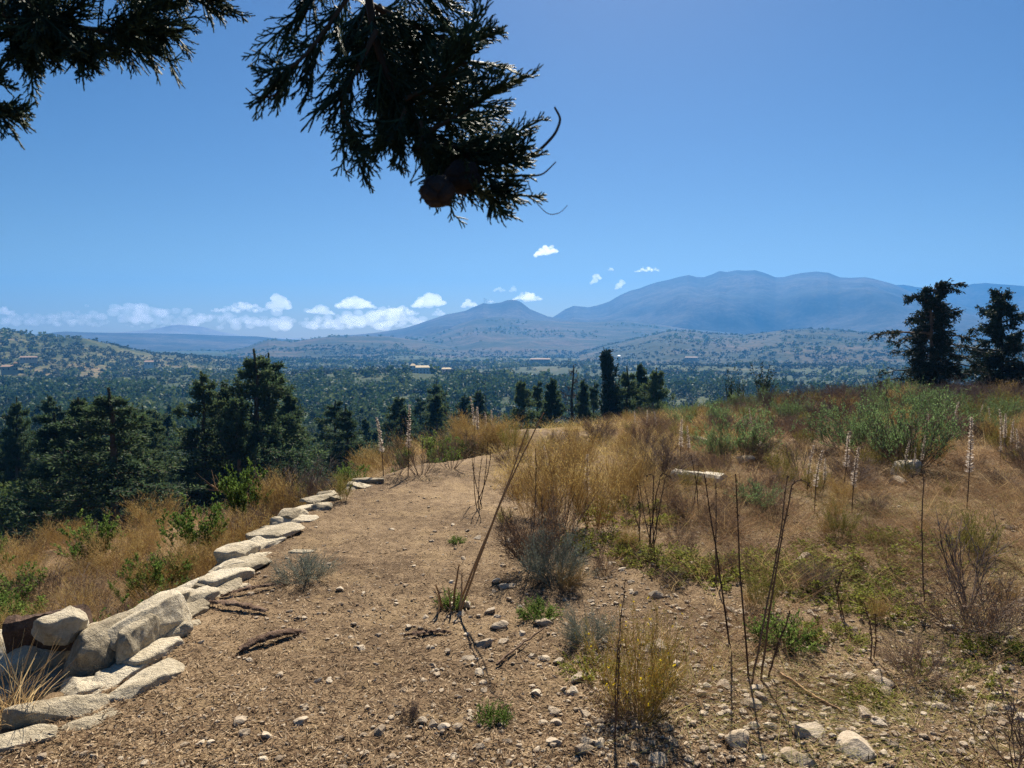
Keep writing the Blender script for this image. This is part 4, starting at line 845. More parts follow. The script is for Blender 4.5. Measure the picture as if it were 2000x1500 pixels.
for i, (px, yb, yt, lab) in enumerate(W_):
    p = ground_hit_near(px, yb, 60); h = (yb - yt) / FPX * p[1]; w = max(.85, min(1.5, 1 / max(h, .5)))
    thing('squill', SQ[i % 6], (p[0], p[1], p[2]), i * 2.3, (h * w, h * w, h), lab, 'flower spike', 'white squill spikes')

# dry brown stalks, each plant a bundle from one root
def stalk_plant(base, tips, th, mat, name, label, cat='plant', hook=(), dy=.12, rough=.006, knobs=True):
    p = ground_hit_near(*base, 60); o = tag(obj(name, None, None, p), label, cat); r = np.random.default_rng(int(base[0] * 7 + base[1])); mz = float(p[2])
    for i, tp in enumerate(tips):
        bx, by = base[0] + r.uniform(-8, 8), base[1] + r.uniform(-6, 4)
        if len(tp) > 2: bx, by = tp[2], tp[3]
        q0 = ground_hit_near(bx, by, 60); yq = q0[1] + r.uniform(-1, 1) * dy; d = ray(tp[0], tp[1]); q1 = EYE + d * (yq / d[1])
        s = np.linspace(0, 1, 16)[:, None]; Q = q0 + (q1 - q0) * s + np.array([r.normal() * .012, 0, 0]) * np.sin(s * math.pi) + np.cumsum(r.normal(size=(16, 3)), 0) * .0014 * (s > 0)
        q0d = np.array([0, 0, -.02]); Q[0] += q0d
        if i in hook:
            e = Q[-1]; L = float(np.linalg.norm(q1 - q0)) * .10; hx = r.choice([-1, 1]); a = np.linspace(.4, 3.0, 6)[:, None]
            Q = np.concatenate([Q, e + np.concatenate([hx * L * .45 * (1 - np.cos(a)), a * 0, L * .45 * np.sin(a) * .9], 1)])
        g = G(); t_ = th * .78 * (tp[4] if len(tp) > 4 else 1); g.add(*tubes(Q[None] - p, np.linspace(t_, t_ * .45, len(Q))[None], 6))
        if knobs:
            C, D = along(Q[None] - p, 46, .35, 1); g.add(*leaves(C, D + rdir(46) * 1.2, rdir(46), .013, .007))
        obj('stalk', g.mesh(name + '_stalk', mat), o)
    return o
stalk_plant((935, 990), [(921, 890), (929, 868), (941, 880), (953, 866), (958, 874)], .006, m_stalk, 'dry_squill', 'cluster of five straight dark stalks on the path edge')
stalk_plant((1272, 1083), [(1244, 945), (1258, 950), (1277, 932), (1291, 930), (1300, 935), (1285, 985)], .006, m_stalk, 'dry_squill', 'cluster of dark stalks with hooked tips on the stony ground', hook=(2, 3, 4))
stalk_plant((1462, 1338), [(1376, 925, 1430, 1290), (1434, 925, 1462, 1322), (1537, 925, 1468, 1336), (1552, 955, 1486, 1328), (1545, 1196, 1500, 1328)], .0065, m_stalk, 'dry_squill', 'tallest cluster of long dry stalks spreading from one root', hook=(3,))
stalk_plant((1402, 1142), [(1400, 942)], .007, m_stalk, 'dry_squill', 'single straight dark stalk behind the tallest cluster')
stalk_plant((1810, 1182), [(1803, 935)], .006, m_stalk, 'dry_squill', 'single thin hooked stalk before the grey twiggy bush', hook=(0,))
stalk_plant((1046, 1085), [(1044, 876, 1036, 1086), (1060, 972, 1050, 1080), (1126, 963, 1100, 1060), (978, 990, 1012, 1056), (990, 1010, 1020, 1060)], .006, m_stalk, 'dry_squill', 'spreading dark stalks rising out of the reddish stems below the golden bush')
stalk_plant((1246, 1066), [(1246, 946), (1240, 1000)], .006, m_stalk, 'dry_squill', 'two short dark stalks just behind the hooked cluster')
stalk_plant((1640, 1200), [(1648, 1110), (1632, 1130)], .005, m_stalk, 'dry_squill', 'pair of short brown stems on the open stony soil')
stalk_plant((1705, 1290), [(1710, 1195), (1690, 1175)], .005, m_stalk, 'dry_squill', 'pair of reddish stems in front of the rusty grass')
stalk_plant((1360, 1000), [(1366, 905), (1350, 890)], .006, m_stalk, 'dry_squill', 'two tall thin stalks next to the bleached log')
stalk_plant((1200, 1450), [(1225, 1130), (1210, 1260)], .004, m_stalk, 'dry_squill', 'thin brown stems rising through the yellow flowered bush')
stalk_plant((892, 1208), [(1062, 806, 896, 1200, 1.1), (1034, 832, 892, 1192, 1.1), (895, 1102, 887, 1186, 1.35), (903, 1120, 897, 1196, 1.25), (856, 1140, 866, 1190, 1.4), (846, 1150, 854, 1198, 1.1), (880, 1150, 884, 1196, 1.0)], .0085, m_straw, 'cut_stalk_plant', 'straw coloured plant with two long leaning stalks and several cut stubs', knobs=False, dy=.05)
# grass tuft at the corner and the reddish stem by the stones
stalk_plant((564, 995), [(566, 955)], .006, m_straw, 'reddish_stem', 'reddish dry stem with curled leaves beside the grey rounded block')

# fill: scrub of the hilltop, the lower bank
r4 = np.random.default_rng(404); fill = []
def scrub(n, pick, pos, tries=40000):
    k = 0
    for _ in range(tries):
        if k >= n: break
        x, y = pos()
        if any((a - x) ** 2 + (b - y) ** 2 < d * d for a, b, d in fill): continue
        e = pick(x, y)
        if e is None: continue
        kind, name, label, cat, group, h0, h, w, dmin = e; fill.append((x, y, dmin)); kk = kind[r4.integers(len(kind))]; s = h / height_of(kk)
        thing(name, kk, (x, y, float(ground_z(x, y)) - .02), r4.uniform(0, 6.28), (s * w, s * w, s), label, cat, group); k += 1
RU = ('rusty_bush', 'rusty brown dry bush in the hilltop scrub among many alike', 'bush', 'rusty bushes of the hilltop scrub')
SP = ('spiny_bush', 'grey brown twiggy bush in the hilltop scrub among many alike', 'bush', 'grey twiggy bushes of the hilltop scrub')
SH = ('green_shrub', 'green leafy shrub in the hilltop scrub among many alike', 'bush', 'green shrubs of the hilltop scrub')
GO = ('golden_bush', 'golden dry grass bush on the crest among many alike', 'bush', 'golden bushes of the crest')
YE = ('yellow_green_herb', 'yellow green herb on the crest among many alike', 'plant', 'yellow green herbs of the crest')
GO2 = ('golden_bush', 'straw coloured grassy bush in the hilltop scrub among many alike', 'bush', 'straw coloured bushes of the hilltop scrub')
YE2 = ('yellow_green_herb', 'yellow green herb in the hilltop scrub among many alike', 'plant', 'yellow green herbs of the hilltop scrub')
def pick_top(x, y):
    if x < wall_x(y) + .3 or x < -.3 + .01 * y and y < 11.5: return None
    d = .25 * sm(3.6, 4.6, y) + .75 * sm(4.8, 8.8, y + .15 * x)
    if r4.random() > d + .05: return None
    n = fbm(x / 2.2, y / 2.2, 15); u = r4.random(); hh = (.27 + .016 * min(max(x - 1, 0), 7) + .05 * min(max(x - 6.3, 0), 4)) * r4.uniform(.7, 1.3) * (.5 + .5 * float(sm(4.5, 10, y)))
    if x < 3.2 and y < 17:
        if u < .38: return (GOLD, *GO, .95, 1.15 * hh, 1.0, .34)
        if u < .62: return (YG, *YE, .55, hh, 1.0, .32)
        if u < .72: return (SPINY, *SP, .55, hh, 1.1, .36)
        return (RUST, *RU, .55, hh, 1.1, .36)
    if n > .2 and y > 8.5 and u < .8: return (SHRUB, *SH, .75, 1.1 * hh, 1.0, .5)
    if u < .45: return (SPINY, *SP, .55, hh, 1.15, .38)
    if u < .72: return (RUST, *RU, .55, .9 * hh, 1.15, .36)
    if u < .84: return (GOLD, *GO2, .95, hh, 1.1, .36)
    return (YG, *YE2, .55, .85 * hh, 1.1, .34)
scrub(300, pick_top, lambda: (lambda r, a: (math.sin(a) * r, math.cos(a) * r))(r4.uniform(4.5, 27), r4.uniform(-.12, .66)))
BR = ('rusty_bush', 'rusty dry bush on the bank below the terrace edge among many alike', 'bush', 'rusty bushes of the lower bank')
BH = ('green_herb', 'green herb on the bank below the terrace edge among many alike', 'plant', 'green herbs of the lower bank')
BG = ('tan_grass_bush', 'tan grassy bush on the bank below the terrace edge among many alike', 'bush', 'tan grassy bushes of the lower bank')
def pick_bank(x, y):
    if x > wall_x(y) - .3: return None
    n = fbm(x / 1.6, y / 1.6, 25); u = r4.random(); hh = r4.uniform(.7, 1.2)
    if n > .06: return (HERB, *BH, .55, .38 * hh, 1.2, .32)
    if u < .35: return (RUST, *BR, .55, .34 * hh, 1.2, .34)
    return (GOLD, *BG, .95, .44 * hh, 1.5, .36)
scrub(150, pick_bank, lambda: (lambda r, a: (math.sin(a) * r, math.cos(a) * r))(r4.uniform(3.2, 14.5), r4.uniform(-.78, -.05)))

# dry grass everywhere between: nobody could count it
def tuft(seed, n, H, lean):
    global rng; old = rng; rng = np.random.default_rng(seed); a = rng.random(n) * 6.28; t = np.linspace(0, 1, 4)[None, :, None]; b = rng.normal(size=(n, 1, 3)) * np.array([.05, .05, 0])
    D = np.stack([np.cos(a) * lean, np.sin(a) * lean, np.ones(n)], 1)[:, None] * (H * rng.uniform(.4, 1, n))[:, None, None]
    P = b + D * t + np.stack([np.cos(a), np.sin(a), -.3 * np.ones(n)], 1)[:, None] * t ** 2 * H * .4 * rng.random((n, 1, 1)); S = nrm(np.cross(D, rdir(n)[:, None])) * .0022
    w = np.linspace(1, .25, 4)[None, :, None]; V = np.stack([P - S * w, P + S * w], 2).reshape(-1, 3); i = np.arange(n)[:, None] * 8 + np.arange(3)[None] * 2
    F = np.stack([i, i + 1, i + 3, i + 2], -1).reshape(-1, 4); A = np.repeat(rng.random(n), 8); rng = old; return V, F, A
def grass(name, mat, label, n, pos, keep, h, seed, lean=.45, blades=22):
    X, Y = pos(n); q = keep(X, Y) > r4.random(n); X, Y = X[q], Y[q]; g = G(); k = r4.integers(0, 4, len(X))
    for j in range(4):
        s = k == j; V, F, A = tuft(seed + j, blades, 1.0, lean); m = int(s.sum())
        if m: merge_inst(g, V, F, A, np.stack([X[s], Y[s], ground_z(X[s], Y[s]) - .005], 1), r4.random(m) * 6.28, np.stack([np.full(m, .55), np.full(m, .55), h * r4.uniform(.5, 1.25, m)], 1), r4.random(m))
    tag(obj(name, g.mesh(name, mat)), label, 'grass', kind='stuff')
pol = lambda r0, r1, a0, a1: (lambda n: (lambda r, a: (np.sin(a) * r, np.cos(a) * r))(r4.uniform(r0, r1, n), r4.uniform(a0, a1, n)))
grass('dry_grass', m_gold, 'golden dry grass on the crest behind the bare path', 1500, pol(6.5, 19, -.14, .30), lambda X, Y: sm(6.5, 8.6, Y) * np.where(X > -.25 + .05 * np.sin(Y), 1, sm(10.2, 11.5, Y)) * np.clip(.5 + fbm(X / 1.2, Y / 1.2, 16), 0, 1), .30, 3000)
grass('brown_grass', m_rust, 'rusty brown grass between the stones and bushes of the hilltop', 9000, pol(3.0, 24, .02, .72), lambda X, Y: (sm(3.5, 8, Y + .5 * X) * .8 + .14) * np.clip(.6 + 1.4 * fbm(X / 1.1, Y / 1.1, 18), 0, 1) * (X > .12 * Y + .1), .22, 3010)
grass('yellow_grass', m_ylw, 'yellow green grass scattered over the hilltop', 3000, pol(3.2, 22, .0, .70), lambda X, Y: (sm(3, 8, Y + .3 * X) * .7 + .08) * np.clip(.2 + 1.6 * fbm(X / 1.3, Y / 1.3, 19), 0, 1) * (X > .12 * Y + .1), .16, 3020)
grass('straw_grass', m_tan, 'thin pale straw grass standing over the stony ground', 5200, pol(3.4, 20, .0, .70), lambda X, Y: (sm(3.8, 7, Y + .3 * X) * .75 + .06) * np.clip(.45 + 1.3 * fbm(X / .9, Y / .9, 27), 0, 1) * (X > .10 * Y), .30, 3060, .3, 9)
grass('creeping_weed', m_ylw, 'yellow green creeping weed in flat patches on the stony soil', 2600, pol(3.2, 12, .05, .66), lambda X, Y: np.clip(-.55 + 2.6 * fbm(X / .6, Y / .6, 29), 0, .8) * (X > .2 * Y), .05, 3070, 1.6, 30)
m_bank = plantmat('bank_grass', [(.15, .085, .04), (.33, .20, .095), (.50, .335, .165), (.60, .455, .25)], .5, .8, 0)
grass('bank_grass', m_bank, 'rusty and tan grass covering the bank below the terrace edge', 4200, pol(3.0, 17, -.85, -.02), lambda X, Y: (X < wall_x(Y) - .25) * np.clip(.8 + fbm(X / 1.4, Y / 1.4, 20), 0, 1), .26, 3030)
grass('tan_bank_grass', m_tan, 'pale tan grass streaked through the bank below the terrace edge', 4200, pol(3.0, 17, -.85, -.02), lambda X, Y: (X < wall_x(Y) - .25) * np.clip(.55 + 1.5 * fbm(X / 1.0, Y / 1.0, 22), 0, 1), .30, 3040)
p = at_z(20, 1425, -.05); V, F, A = tuft(3050, 130, .36, .5); g = G(); g.add(V, F, A); thing('grass_tuft', g.mesh('grass_tuft', m_tan), (p[0], p[1], float(plateau(p[0], p[1])) - .05), 0, 1, 'dry straw coloured grass tuft growing between slabs at the corner', 'grass')
# ------------------------------------------------------------------ overhanging cypress branches close to the viewer
m_spray = plantmat('cypress_spray', [(.035, .06, .045), (.05, .085, .055), (.08, .12, .06), (.18, .20, .08)], .3, .55, 0)
m_twigb = plantmat('cypress_twig', [(.05, .03, .022), (.09, .055, .038)], 0, .7, 0)
m_cone = stonemat('cone_scale', [(.02, .016, .016), (.035, .027, .026), (.055, .043, .04), (.08, .066, .06)], 60, .5, False)
def limb(pts, d0, d1, n=18, wob=.006):
    k = len(pts); s = np.linspace(0, k - 1, n); ds = np.linspace(d0, d1, k)
    W = np.array([EYE + ray(*p) * (dd / math.cos(0)) for p, dd in zip(pts, ds)])
    P = np.stack([np.interp(s, np.arange(k), W[:, j]) for j in range(3)], 1)
    for _ in range(2): P[1:-1] = (P[:-2] + 2 * P[1:-1] + P[2:]) / 4
    return P + np.cumsum(rng.normal(size=P.shape), 0) * wob / n
def spray_from(P, M, L, t0=.05, t1=1.0, ang=.75, grav=-.05, flat=.35):
    """short fronds off a limb: each an axis that curves forward, with alternating twiglets in one plane and their own side tips"""
    g_tw, g_lf = [], []; n = 7
    B, T = along(P[None], M, t0, t1); S = nrm(np.cross(T, rdir(M))); an = (ang * rng.uniform(.5, 1.4, M))[:, None]
    D = nrm(T * np.cos(an) + S * np.sin(an) + np.array([0, 0, grav])); N_ = nrm(np.cross(D, rdir(M))); LL = (L * rng.uniform(.5, 1.2, M))[:, None, None]
    s = np.linspace(0, 1, n)[None, :, None]; bend = rng.uniform(-.25, .55, M)[:, None, None]
    A = B[:, None] + D[:, None] * s * LL + (T[:, None] * bend + N_[:, None] * rng.normal(size=(M, 1, 1)) * .15) * s ** 2 * LL
    g_tw.append((A, np.linspace(.0017, .0009, n)))
    def side(A, N_, per, l, a0, t0, r0, nn=5):
        M = len(A); m = A.shape[1]; tt = np.linspace(t0, .97, per)[None] + rng.normal(size=(M, per)) * .03; f = np.clip(tt, 0, .999) * (m - 1); k = f.astype(int); k = np.minimum(k, m - 2); f = (f - k)[..., None]
        i = np.arange(M)[:, None]; B = A[i, k] * (1 - f) + A[i, k + 1] * f; T = nrm(A[i, k + 1] - A[i, k]); Nn = np.broadcast_to(N_[:, None], T.shape)
        Sd = nrm(np.cross(T, Nn)) * np.where(np.arange(per) % 2, 1, -1)[None, :, None]; Sd = nrm(Sd + Nn * rng.normal(size=(M, per, 1)) * flat)
        aa = (a0 * rng.uniform(.7, 1.2, (M, per)))[..., None]; D = T * np.cos(aa) + Sd * np.sin(aa); ll = (l * (1.15 - .75 * tt) * rng.uniform(.6, 1.2, (M, per)))[..., None, None]
        s = np.linspace(0, 1, nn)[None, None, :, None]; Q = B[:, :, None] + D[:, :, None] * s * ll + T[:, :, None] * .28 * s ** 2 * ll
        return Q.reshape(-1, nn, 3), np.repeat(N_, per, 0), np.linspace(r0, r0 * .62, nn) * .88
    Q1, N1, R1 = side(A, N_, 9, L * .55, .66, .12, .00115); Q2, N2, R2 = side(Q1, N1, 4, L * .19, .6, .25, .0010, 4)
    return [(A, g_tw[0][1]), (Q1, R1), (Q2, R2)]
def hanging_branch(name, label, limbs, cones=(), tendrils=()):
    P0 = limbs[0][0]; c = P0[0]; o = tag(obj(name, None, None, c), label, 'branch'); gs = G(); gf = G()
    for P, r0, r1, M, L, kw in limbs:
        gs.add(*tubes(P[None] - c, np.linspace(r0, r1, len(P))[None], 7))
        if M:
            for k, (Q, R) in enumerate(spray_from(P, M, L, **kw)):
                hue = (.15 + .45 * rng.random(len(Q)) + .35 * np.clip((Q[:, 0, 0] - .02) / .18, -.4, 1) * (rng.random(len(Q)) < .5)).clip(0, 1)
                gf.add(*tubes(Q - c, R[None], 4 if k == 0 else 3, hue))
    obj('stem', gs.mesh(name + '_stem', m_twigb, True), o); obj('foliage', gf.mesh(name + '_foliage', m_spray, True), o)
    for P, r0, r1 in tendrils: g = G(); g.add(*tubes(P[None] - c, np.linspace(r0, r1, len(P))[None], 6)); obj('twig', g.mesh('bare_twig', m_twigb, True), o)
    for px, py, dist, rad, sd in cones:               # a cone: a ball of shield shaped scales with a boss in the middle of each
        r = np.random.default_rng(sd); V, F = ico(5); ctr = nrm(rdir(13, 0, r)); 
        for _ in range(40):
            dd = ctr[:, None] - ctr[None]; q = (dd ** 2).sum(-1)[..., None] + .05; ctr = nrm(ctr + (dd / q ** 2).sum(1) * .01)
        dt = np.sort(V @ ctr.T, 1); edge = np.clip((dt[:, -1] - dt[:, -2]) / .16, 0, 1); boss = np.exp(-(1 - dt[:, -1]) / .006)
        V = V * (rad * (.84 + .16 * edge ** .6 + .10 * boss + .015 * snoise(V, 18, r)))[:, None] * np.array([1, 1, .93])
        g = G(); g.add(V + EYE + ray(px, py) * dist - c, F); obj('cone', g.mesh('cone', m_cone, True), o)
    return o
K = dict
main = [(limb([(690, -620), (705, -240), (715, 0), (745, 130), (800, 220), (855, 285), (890, 325)], .78, .70), .0055, .0024, 65, .05, K(t0=.36)),
        (limb([(712, -60), (650, 40), (605, 95), (580, 118), (562, 130)], .72, .68), .0026, .001, 16, .043, K(t0=.08, ang=.6)),
        (limb([(735, 60), (695, 140), (665, 195), (675, 235), (695, 265)], .71, .70), .0026, .001, 16, .044, K(t0=.1, ang=.6, grav=-.2)),
        (limb([(725, 10), (790, 45), (830, 62), (865, 72), (885, 80)], .76, .78), .0028, .0014, 17, .042, K(t0=.1)),
        (limb([(865, 80), (905, 82), (930, 72), (950, 66)], .78, .79, 8), .0014, .0008, 4, .030, K(t0=.3)),
        (limb([(715, -80), (790, -30), (835, -15), (865, -10)], .77, .79), .0026, .001, 13, .042, K(t0=.1)),
        (limb([(790, 195), (845, 170), (890, 130), (915, 118)], .71, .70), .0024, .001, 16, .042, K(t0=.1)),
        (limb([(840, 255), (895, 225), (930, 202), (952, 190)], .70, .69), .0022, .0009, 10, .038, K(t0=.1, ang=.55)),
        (limb([(850, 280), (910, 292), (945, 290), (972, 282)], .70, .69), .0024, .001, 13, .037, K(t0=.1, ang=.6)),
        (limb([(885, 320), (930, 312), (975, 318), (1010, 306)], .70, .69), .0022, .0012, 7, .030, K(t0=.2)),
        (limb([(885, 325), (900, 365), (925, 378), (955, 375), (975, 378)], .69, .69), .0024, .0009, 8, .034, K(t0=.3, ang=.7)),
        (limb([(900, 315), (935, 335), (960, 350), (975, 362)], .70, .69), .0018, .0009, 8, .034, K(t0=.1)),
        (limb([(795, 215), (785, 255), (770, 280)], .70, .69, 10), .002, .0009, 8, .040, K(t0=.15, grav=-.2)),
        (limb([(820, 240), (828, 270), (815, 295)], .70, .69, 10), .0018, .0009, 6, .036, K(t0=.15, grav=-.2)),
        (limb([(640, -120), (615, -30), (595, 30)], .73, .71, 10), .0022, .0009, 9, .046, K(t0=.1, grav=-.1)),
        (limb([(720, 0), (690, 70), (740, 150), (770, 220)], .80, .78, 12), .0026, .001, 31, .052, K(t0=.0)),
        (limb([(740, 10), (785, 110), (835, 185), (880, 240)], .80, .77, 12), .0026, .001, 31, .050, K(t0=.0)),
        (limb([(680, -60), (740, 30), (800, 90), (850, 150)], .84, .80, 12), .0026, .001, 26, .052, K(t0=.0))]
hanging_branch('cypress_branch', 'dark cypress branch hanging down into the sky with two round cones at its tip', main,
               [(854, 374, .655, .0152, 1), (903, 346, .675, .0165, 2), (925, 300, .70, .0125, 3)],
               [(limb([(975, 318), (1045, 303), (1085, 262), (1096, 232), (1083, 209)], .69, .68, 20, 0), .0018, .0009), (limb([(1020, 345), (1060, 342), (1086, 316)], .69, .68, 12, 0), .0011, .0005),
                (limb([(1030, 352), (1042, 390), (1070, 421), (1095, 416), (1108, 401)], .69, .69, 16, 0), .0005, .0003), (limb([(560, 170), (530, 190), (500, 190), (480, 172)], .68, .68, 14, 0), .0012, .0006)])
left = [(limb([(-260, -420), (-120, -150), (20, 0), (115, 42), (200, 64), (275, 66)], .84, .78), .005, .0014, 62, 0.049, K(t0=.35)),
        (limb([(-100, -120), (10, 30), (50, 75), (62, 95)], .80, .78, 12), .003, .001, 28, 0.040, K(t0=.2, grav=-.15)),
        (limb([(120, -140), (230, -50), (290, 10), (325, 50)], .84, .80, 12), .003, .001, 32, 0.044, K(t0=.15)),
        (limb([(270, -100), (340, -35), (390, -5), (420, 5)], .82, .79, 12), .0026, .001, 17, 0.040, K(t0=.2, ang=.5)),
        (limb([(40, -40), (100, 30), (150, 75), (170, 92)], .80, .77, 12), .0026, .001, 27, 0.038, K(t0=.1, grav=-.15)),
        (limb([(-20, -60), (60, 0), (90, 40)], .78, .76, 12), .0026, .001, 27, 0.044, K(t0=.1))]
hanging_branch('cypress_branch', 'dark cypress branch spreading across the upper corner of the sky without cones', left)
low = [(limb([(-330, 40), (-180, 130), (-60, 190), (0, 212), (38, 234)], .80, .76, 14), .0035, .0011, 16, 0.035, K(t0=.4, ang=.5)), (limb([(-160, 150), (-60, 180), (-8, 160)], .78, .77, 10), .002, .001, 6, 0.028, K(t0=.4))]
hanging_branch('cypress_branch', 'small cypress twig tip poking into the sky below the larger spreading branch', low)

# ------------------------------------------------------------------ buildings far off in the valley
def solid(name, rgb, rough=.85):
    m, n, l = newmat(name); out = n.new('ShaderNodeOutputMaterial'); d = n.new('ShaderNodeBsdfPrincipled'); d.inputs['Roughness'].default_value = rough
    tc = n.new('ShaderNodeNewGeometry'); f = noise(n, l, tc.outputs['Position'], .9, 4); c = mix(n, l, f, tuple(v * .8 for v in rgb), tuple(min(1, v * 1.12) for v in rgb)); l.new(c, d.inputs['Base Color']); l.new(d.outputs[0], out.inputs[0]); return m
m_white_w = solid('white_render', (.80, .79, .76)); m_cream = solid('cream_render', (.50, .44, .35)); m_roof = solid('terracotta_roof', (.27, .17, .12)); m_ochre = solid('ochre_roof', (.52, .40, .22)); m_win = solid('dark_window', (.03, .035, .045), .3); m_metal = solid('grey_metal', (.30, .31, .33), .5)
def box(g, x0, x1, y0, y1, z0, z1): g.add([(x, y, z) for z in (z0, z1) for y in (y0, y1) for x in (x0, x1)], [(0, 2, 3, 1), (4, 5, 7, 6), (0, 1, 5, 4), (2, 6, 7, 3), (0, 4, 6, 2), (1, 3, 7, 5)])
def gable(g, x0, x1, y0, y1, z, h, o=.4):
    x0, x1, y0, y1 = x0 - o, x1 + o, y0 - o, y1 + o; ym = (y0 + y1) / 2
    V = [(x0, y0, z), (x1, y0, z), (x1, y1, z), (x0, y1, z), (x0 + 1.5, ym, z + h), (x1 - 1.5, ym, z + h)]; g.add(V, [(0, 1, 5, 4), (2, 3, 4, 5), (0, 3, 2, 1)]); g.F.append(np.array([[0, 4, 3], [1, 2, 5]]) + g.n - 6); g.M.append(np.zeros(2, int))
def house(px, py, r, W, D, H, storeys, wall, roof, label, wings=(), rz=0, fn=None, name='house', k_win=4):
    p = at_range(px, py, r); z = float(land_z(p[0], p[1])); o = obj(name, None, None, (p[0], p[1], max(z, p[2]) - .2), rz - math.atan((px - 1000) / FPX)); tag(o, label, 'house')
    vols = [(-W / 2, W / 2, 0, D, H)] + list(wings); g = G(); gr = G()
    for x0, x1, y0, y1, h in vols: box(g, x0, x1, y0, y1, -4, h); gable(gr, x0, x1, y0, y1, h + .05, min(2.2, D * .2))
    obj('wall', g.mesh('house_wall', wall), o); obj('roof', gr.mesh('house_roof', roof), o)
    for x0, x1, y0, y1, h in vols:
        n = max(2, int((x1 - x0) / 3.3)); st = max(1, int(round(h / 3.2)))
        for s in range(st):
            for i in range(n):
                xc = x0 + (i + .5) * (x1 - x0) / n; w = G(); tall = 2.1 if s == 0 and i % 2 else 1.4; box(w, xc - .6, xc + .6, y0 - .06, y0 + .05, s * 3.1 + .9, s * 3.1 + .9 + tall); obj('window', w.mesh('house_window', m_win), o)
    return o
house(822, 731, 780, 18, 10, 7.2, 2, m_white_w, m_ochre, 'white villa with an ochre roof on the green knoll', [(-10.6, -5.6, -1.5, 6, 9.2), (9.3, 15.5, 1, 8, 5.0)])
house(17, 724, 900, 13, 8, 4.2, 1, m_cream, m_roof, 'cream house with a small tower in the valley under the low green hill', [(4.2, 7.6, -1, 3, 7.5)])
house(56, 703, 1180, 20, 8, 3.6, 1, m_cream, m_roof, 'long low house with a red roof above the cream house with the tower')
house(291, 713, 1050, 11, 8, 4.2, 1, m_white_w, m_roof, 'little house with a terracotta roof near the valley mouth')
house(1055, 706, 1500, 40, 14, 4.5, 1, m_cream, m_roof, 'long low farm building on the valley terraces behind the grey dead tree')
house(1209, 706, 1450, 5, 5, 11, 3, m_white_w, m_metal, 'slim white tower building behind the columnar cypress', name='tower_house')
house(1350, 702, 1600, 26, 10, 4, 1, m_cream, m_roof, 'reddish roofed farmhouse on terraces below the broad reddish hill')
house(872, 727, 800, 10, 7, 3.6, 1, m_cream, m_ochre, 'small ochre outbuilding beside the dark tree by the white villa')
for px, py, R0, h, lab in ((946, 593, 4400, 34, 'taller lattice mast on the lower of the twin summits'), (951, 593, 4400, 26, 'shorter lattice mast beside the taller one on the twin summits')):
    p = at_range(px, py, R0); g = G(); box(g, -1, 1, -1, 1, -6, h); q = G(); box(q, -3, 3, -1, 1, h * .7, h * .8)
    thing('radio_mast', [('mast', g.mesh('mast', m_metal)), ('antenna', q.mesh('antenna', m_white_w))], p, 0, 1, lab, 'mast')

# ------------------------------------------------------------------ clouds beyond the haze
cm, cn, cl = newmat('cloud_vapour'); co_ = cn.new('ShaderNodeOutputMaterial'); cv = cn.new('ShaderNodeVolumePrincipled')
cv.inputs['Color'].default_value = (1, 1, 1, 1); cv.inputs['Density'].default_value = .009; cv.inputs['Anisotropy'].default_value = .72; cl.new(cv.outputs[0], co_.inputs['Volume'])
tm = cm.copy(); tm.name = 'thin_cloud_vapour'; [n for n in tm.node_tree.nodes if n.type == 'PRINCIPLED_VOLUME'][0].inputs['Density'].default_value = .0045
def cloud(px, py, wpx, hpx, label, seed, R0=7600, mat=None, n=60, flat=.5, skew=0):
    r = np.random.default_rng(seed); c = at_range(px, py, R0); W, Hh = wpx * R0 / FPX, hpx * R0 / FPX; g = G(); V, F = ico(3); F = F[:, ::-1] if False else F
    me0 = bpy.data.meshes.new('tmp'); Vs, Fs, o_ = [], [], 0
    for i in range(n):
        u = r.uniform(-1, 1); top = (1 - abs(u) ** 1.6) * (.5 + .5 * r.random()); x = u * W * .5; z = (r.random() ** 1.3 * top - .25 * r.random() * flat) * Hh * .8 + skew * u * Hh * .4; rad = Hh * r.uniform(.09, .26) * (1.15 - .6 * abs(u))
        Vs.append(V * rad * np.array([1.25, 1.25, .85]) + np.array([x, r.normal() * W * .16, z])); Fs.append(F + o_); o_ += len(V)
    me0.from_pydata(np.concatenate(Vs).tolist(), [], np.concatenate(Fs).tolist()); ob = bpy.data.objects.new('tmp', me0); COL.objects.link(ob)
    md = ob.modifiers.new('r', 'REMESH'); md.mode = 'VOXEL'; md.voxel_size = max(Hh / 40, W / 130)
    me = bpy.data.meshes.new_from_object(ob.evaluated_get(bpy.context.evaluated_depsgraph_get())); bpy.data.objects.remove(ob); bpy.data.meshes.remove(me0)
    co = np.empty(len(me.vertices) * 3); me.vertices.foreach_get('co', co); co = co.reshape(-1, 3); q = co / Hh
    co = co + nrm(q) * ((snoise(q, 7, r) + .8 * snoise(q, 16, r) + .6 * snoise(q, 34, r))[:, None] * Hh * .07); me.vertices.foreach_set('co', co.ravel()); me.update()
    me.materials.clear(); me.materials.append(mat or cm); me.name = 'cloud'
    tag(obj('cloud', me, None, c, -math.atan((px - 1000) / FPX)), label, 'cloud')
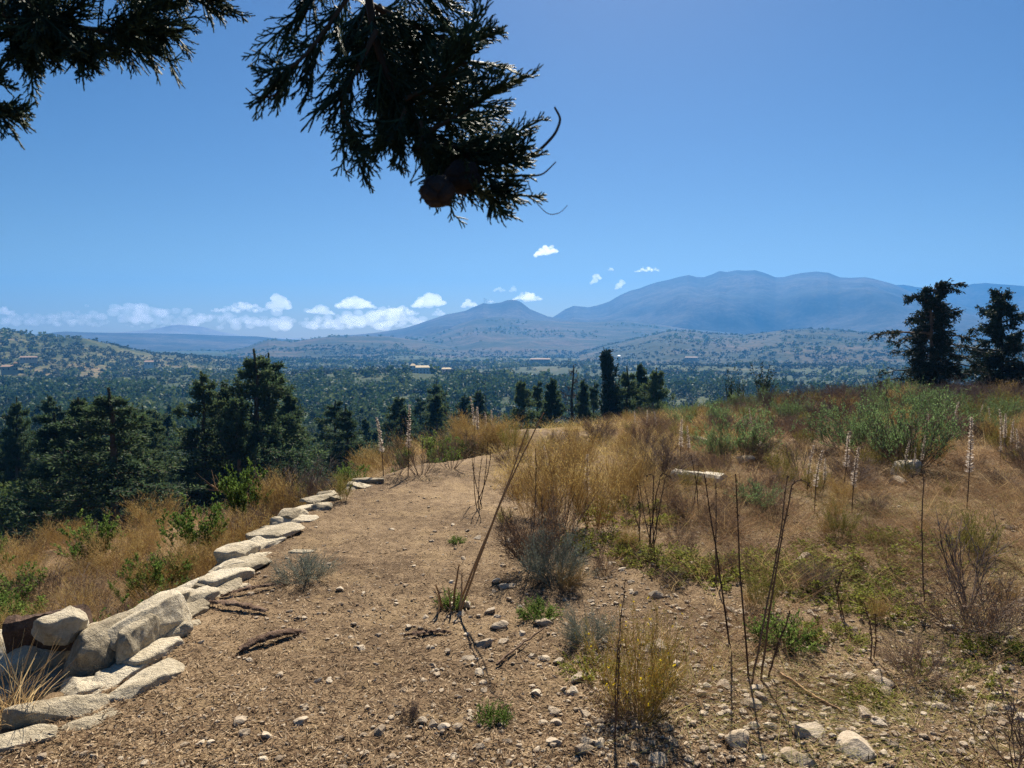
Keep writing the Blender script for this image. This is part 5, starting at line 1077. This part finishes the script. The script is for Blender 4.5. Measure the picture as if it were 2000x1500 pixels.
CL = [(1066, 494, 44, 20, 'small bright cloud alone high over the twin peaked mountain', .5), (1263, 529, 46, 11, 'small flat cloud above the left shoulder of the high range'.replace('left ', ''), .2), (1164, 548, 20, 18, 'little slanted cloud over the saddle, nearer to the twin peaks', .8), (1211, 558, 18, 17, 'little slanted cloud over the saddle, nearer to the high range', .9), (1193, 527, 10, 9, 'tiniest cloud puff over the saddle', 0),
      (1031, 584, 56, 20, 'white cloud touching the higher of the twin summits', 0), (916, 597, 30, 17, 'cloud behind the shoulder of the mast summit', .2), (958, 590, 16, 8, 'small cloud peeping between the mast and the higher summit', 0), (975, 568, 26, 12, 'faint puff above the masts', 0), (1002, 568, 15, 14, 'second faint puff above the higher twin summit', 0),
      (694, 598, 74, 28, 'rounded cauliflower cloud with a grey base above the forested ridge', 0), (838, 594, 64, 30, 'bright cloud at the end of the low bank near the twin peaks', .2), (857, 615, 26, 16, 'small bright cloud on the slope line of the twin peaked mountain', 0), (545, 598, 44, 30, 'tallest puff in the low cloud bank', 0), (480, 606, 116, 20, 'long bright cloud in the low bank above the valley mouth', .1), (626, 610, 50, 20, 'cloud between the tallest puff and the rounded cauliflower cloud', -.2),
      (258, 601, 52, 16, 'pale cloud over the faint flat topped peak', .2), (10, 612, 34, 14, 'cloud cut by the edge of the sky above the low green hill', -.2), (130, 619, 60, 12, 'thin pale cloud above the far ridge', 0), (770, 612, 90, 22, 'broad cloud in the bank before the bright end cloud', .1)]
for i, (px, py, w, h, lab, sk) in enumerate(CL): cloud(px, py, w, h, lab, 4000 + i, skew=sk, n=40 if w < 30 else 110, mat=tm if 'faint' in lab or 'pale' in lab else cm)
for i, (px, py, w, h, lab) in enumerate([(560, 634, 520, 40, 'wide thin veil of cloud under the bright bank above the valley mouth'), (740, 632, 260, 44, 'veil of cloud below the rounded cauliflower cloud'), (300, 622, 420, 36, 'wide thin veil of cloud over the far ridge'), (60, 630, 260, 24, 'thin veil of cloud behind the low green hill')]): cloud(px, py, w, h, lab, 4100 + i, R0=8200, mat=tm, n=110, flat=1)
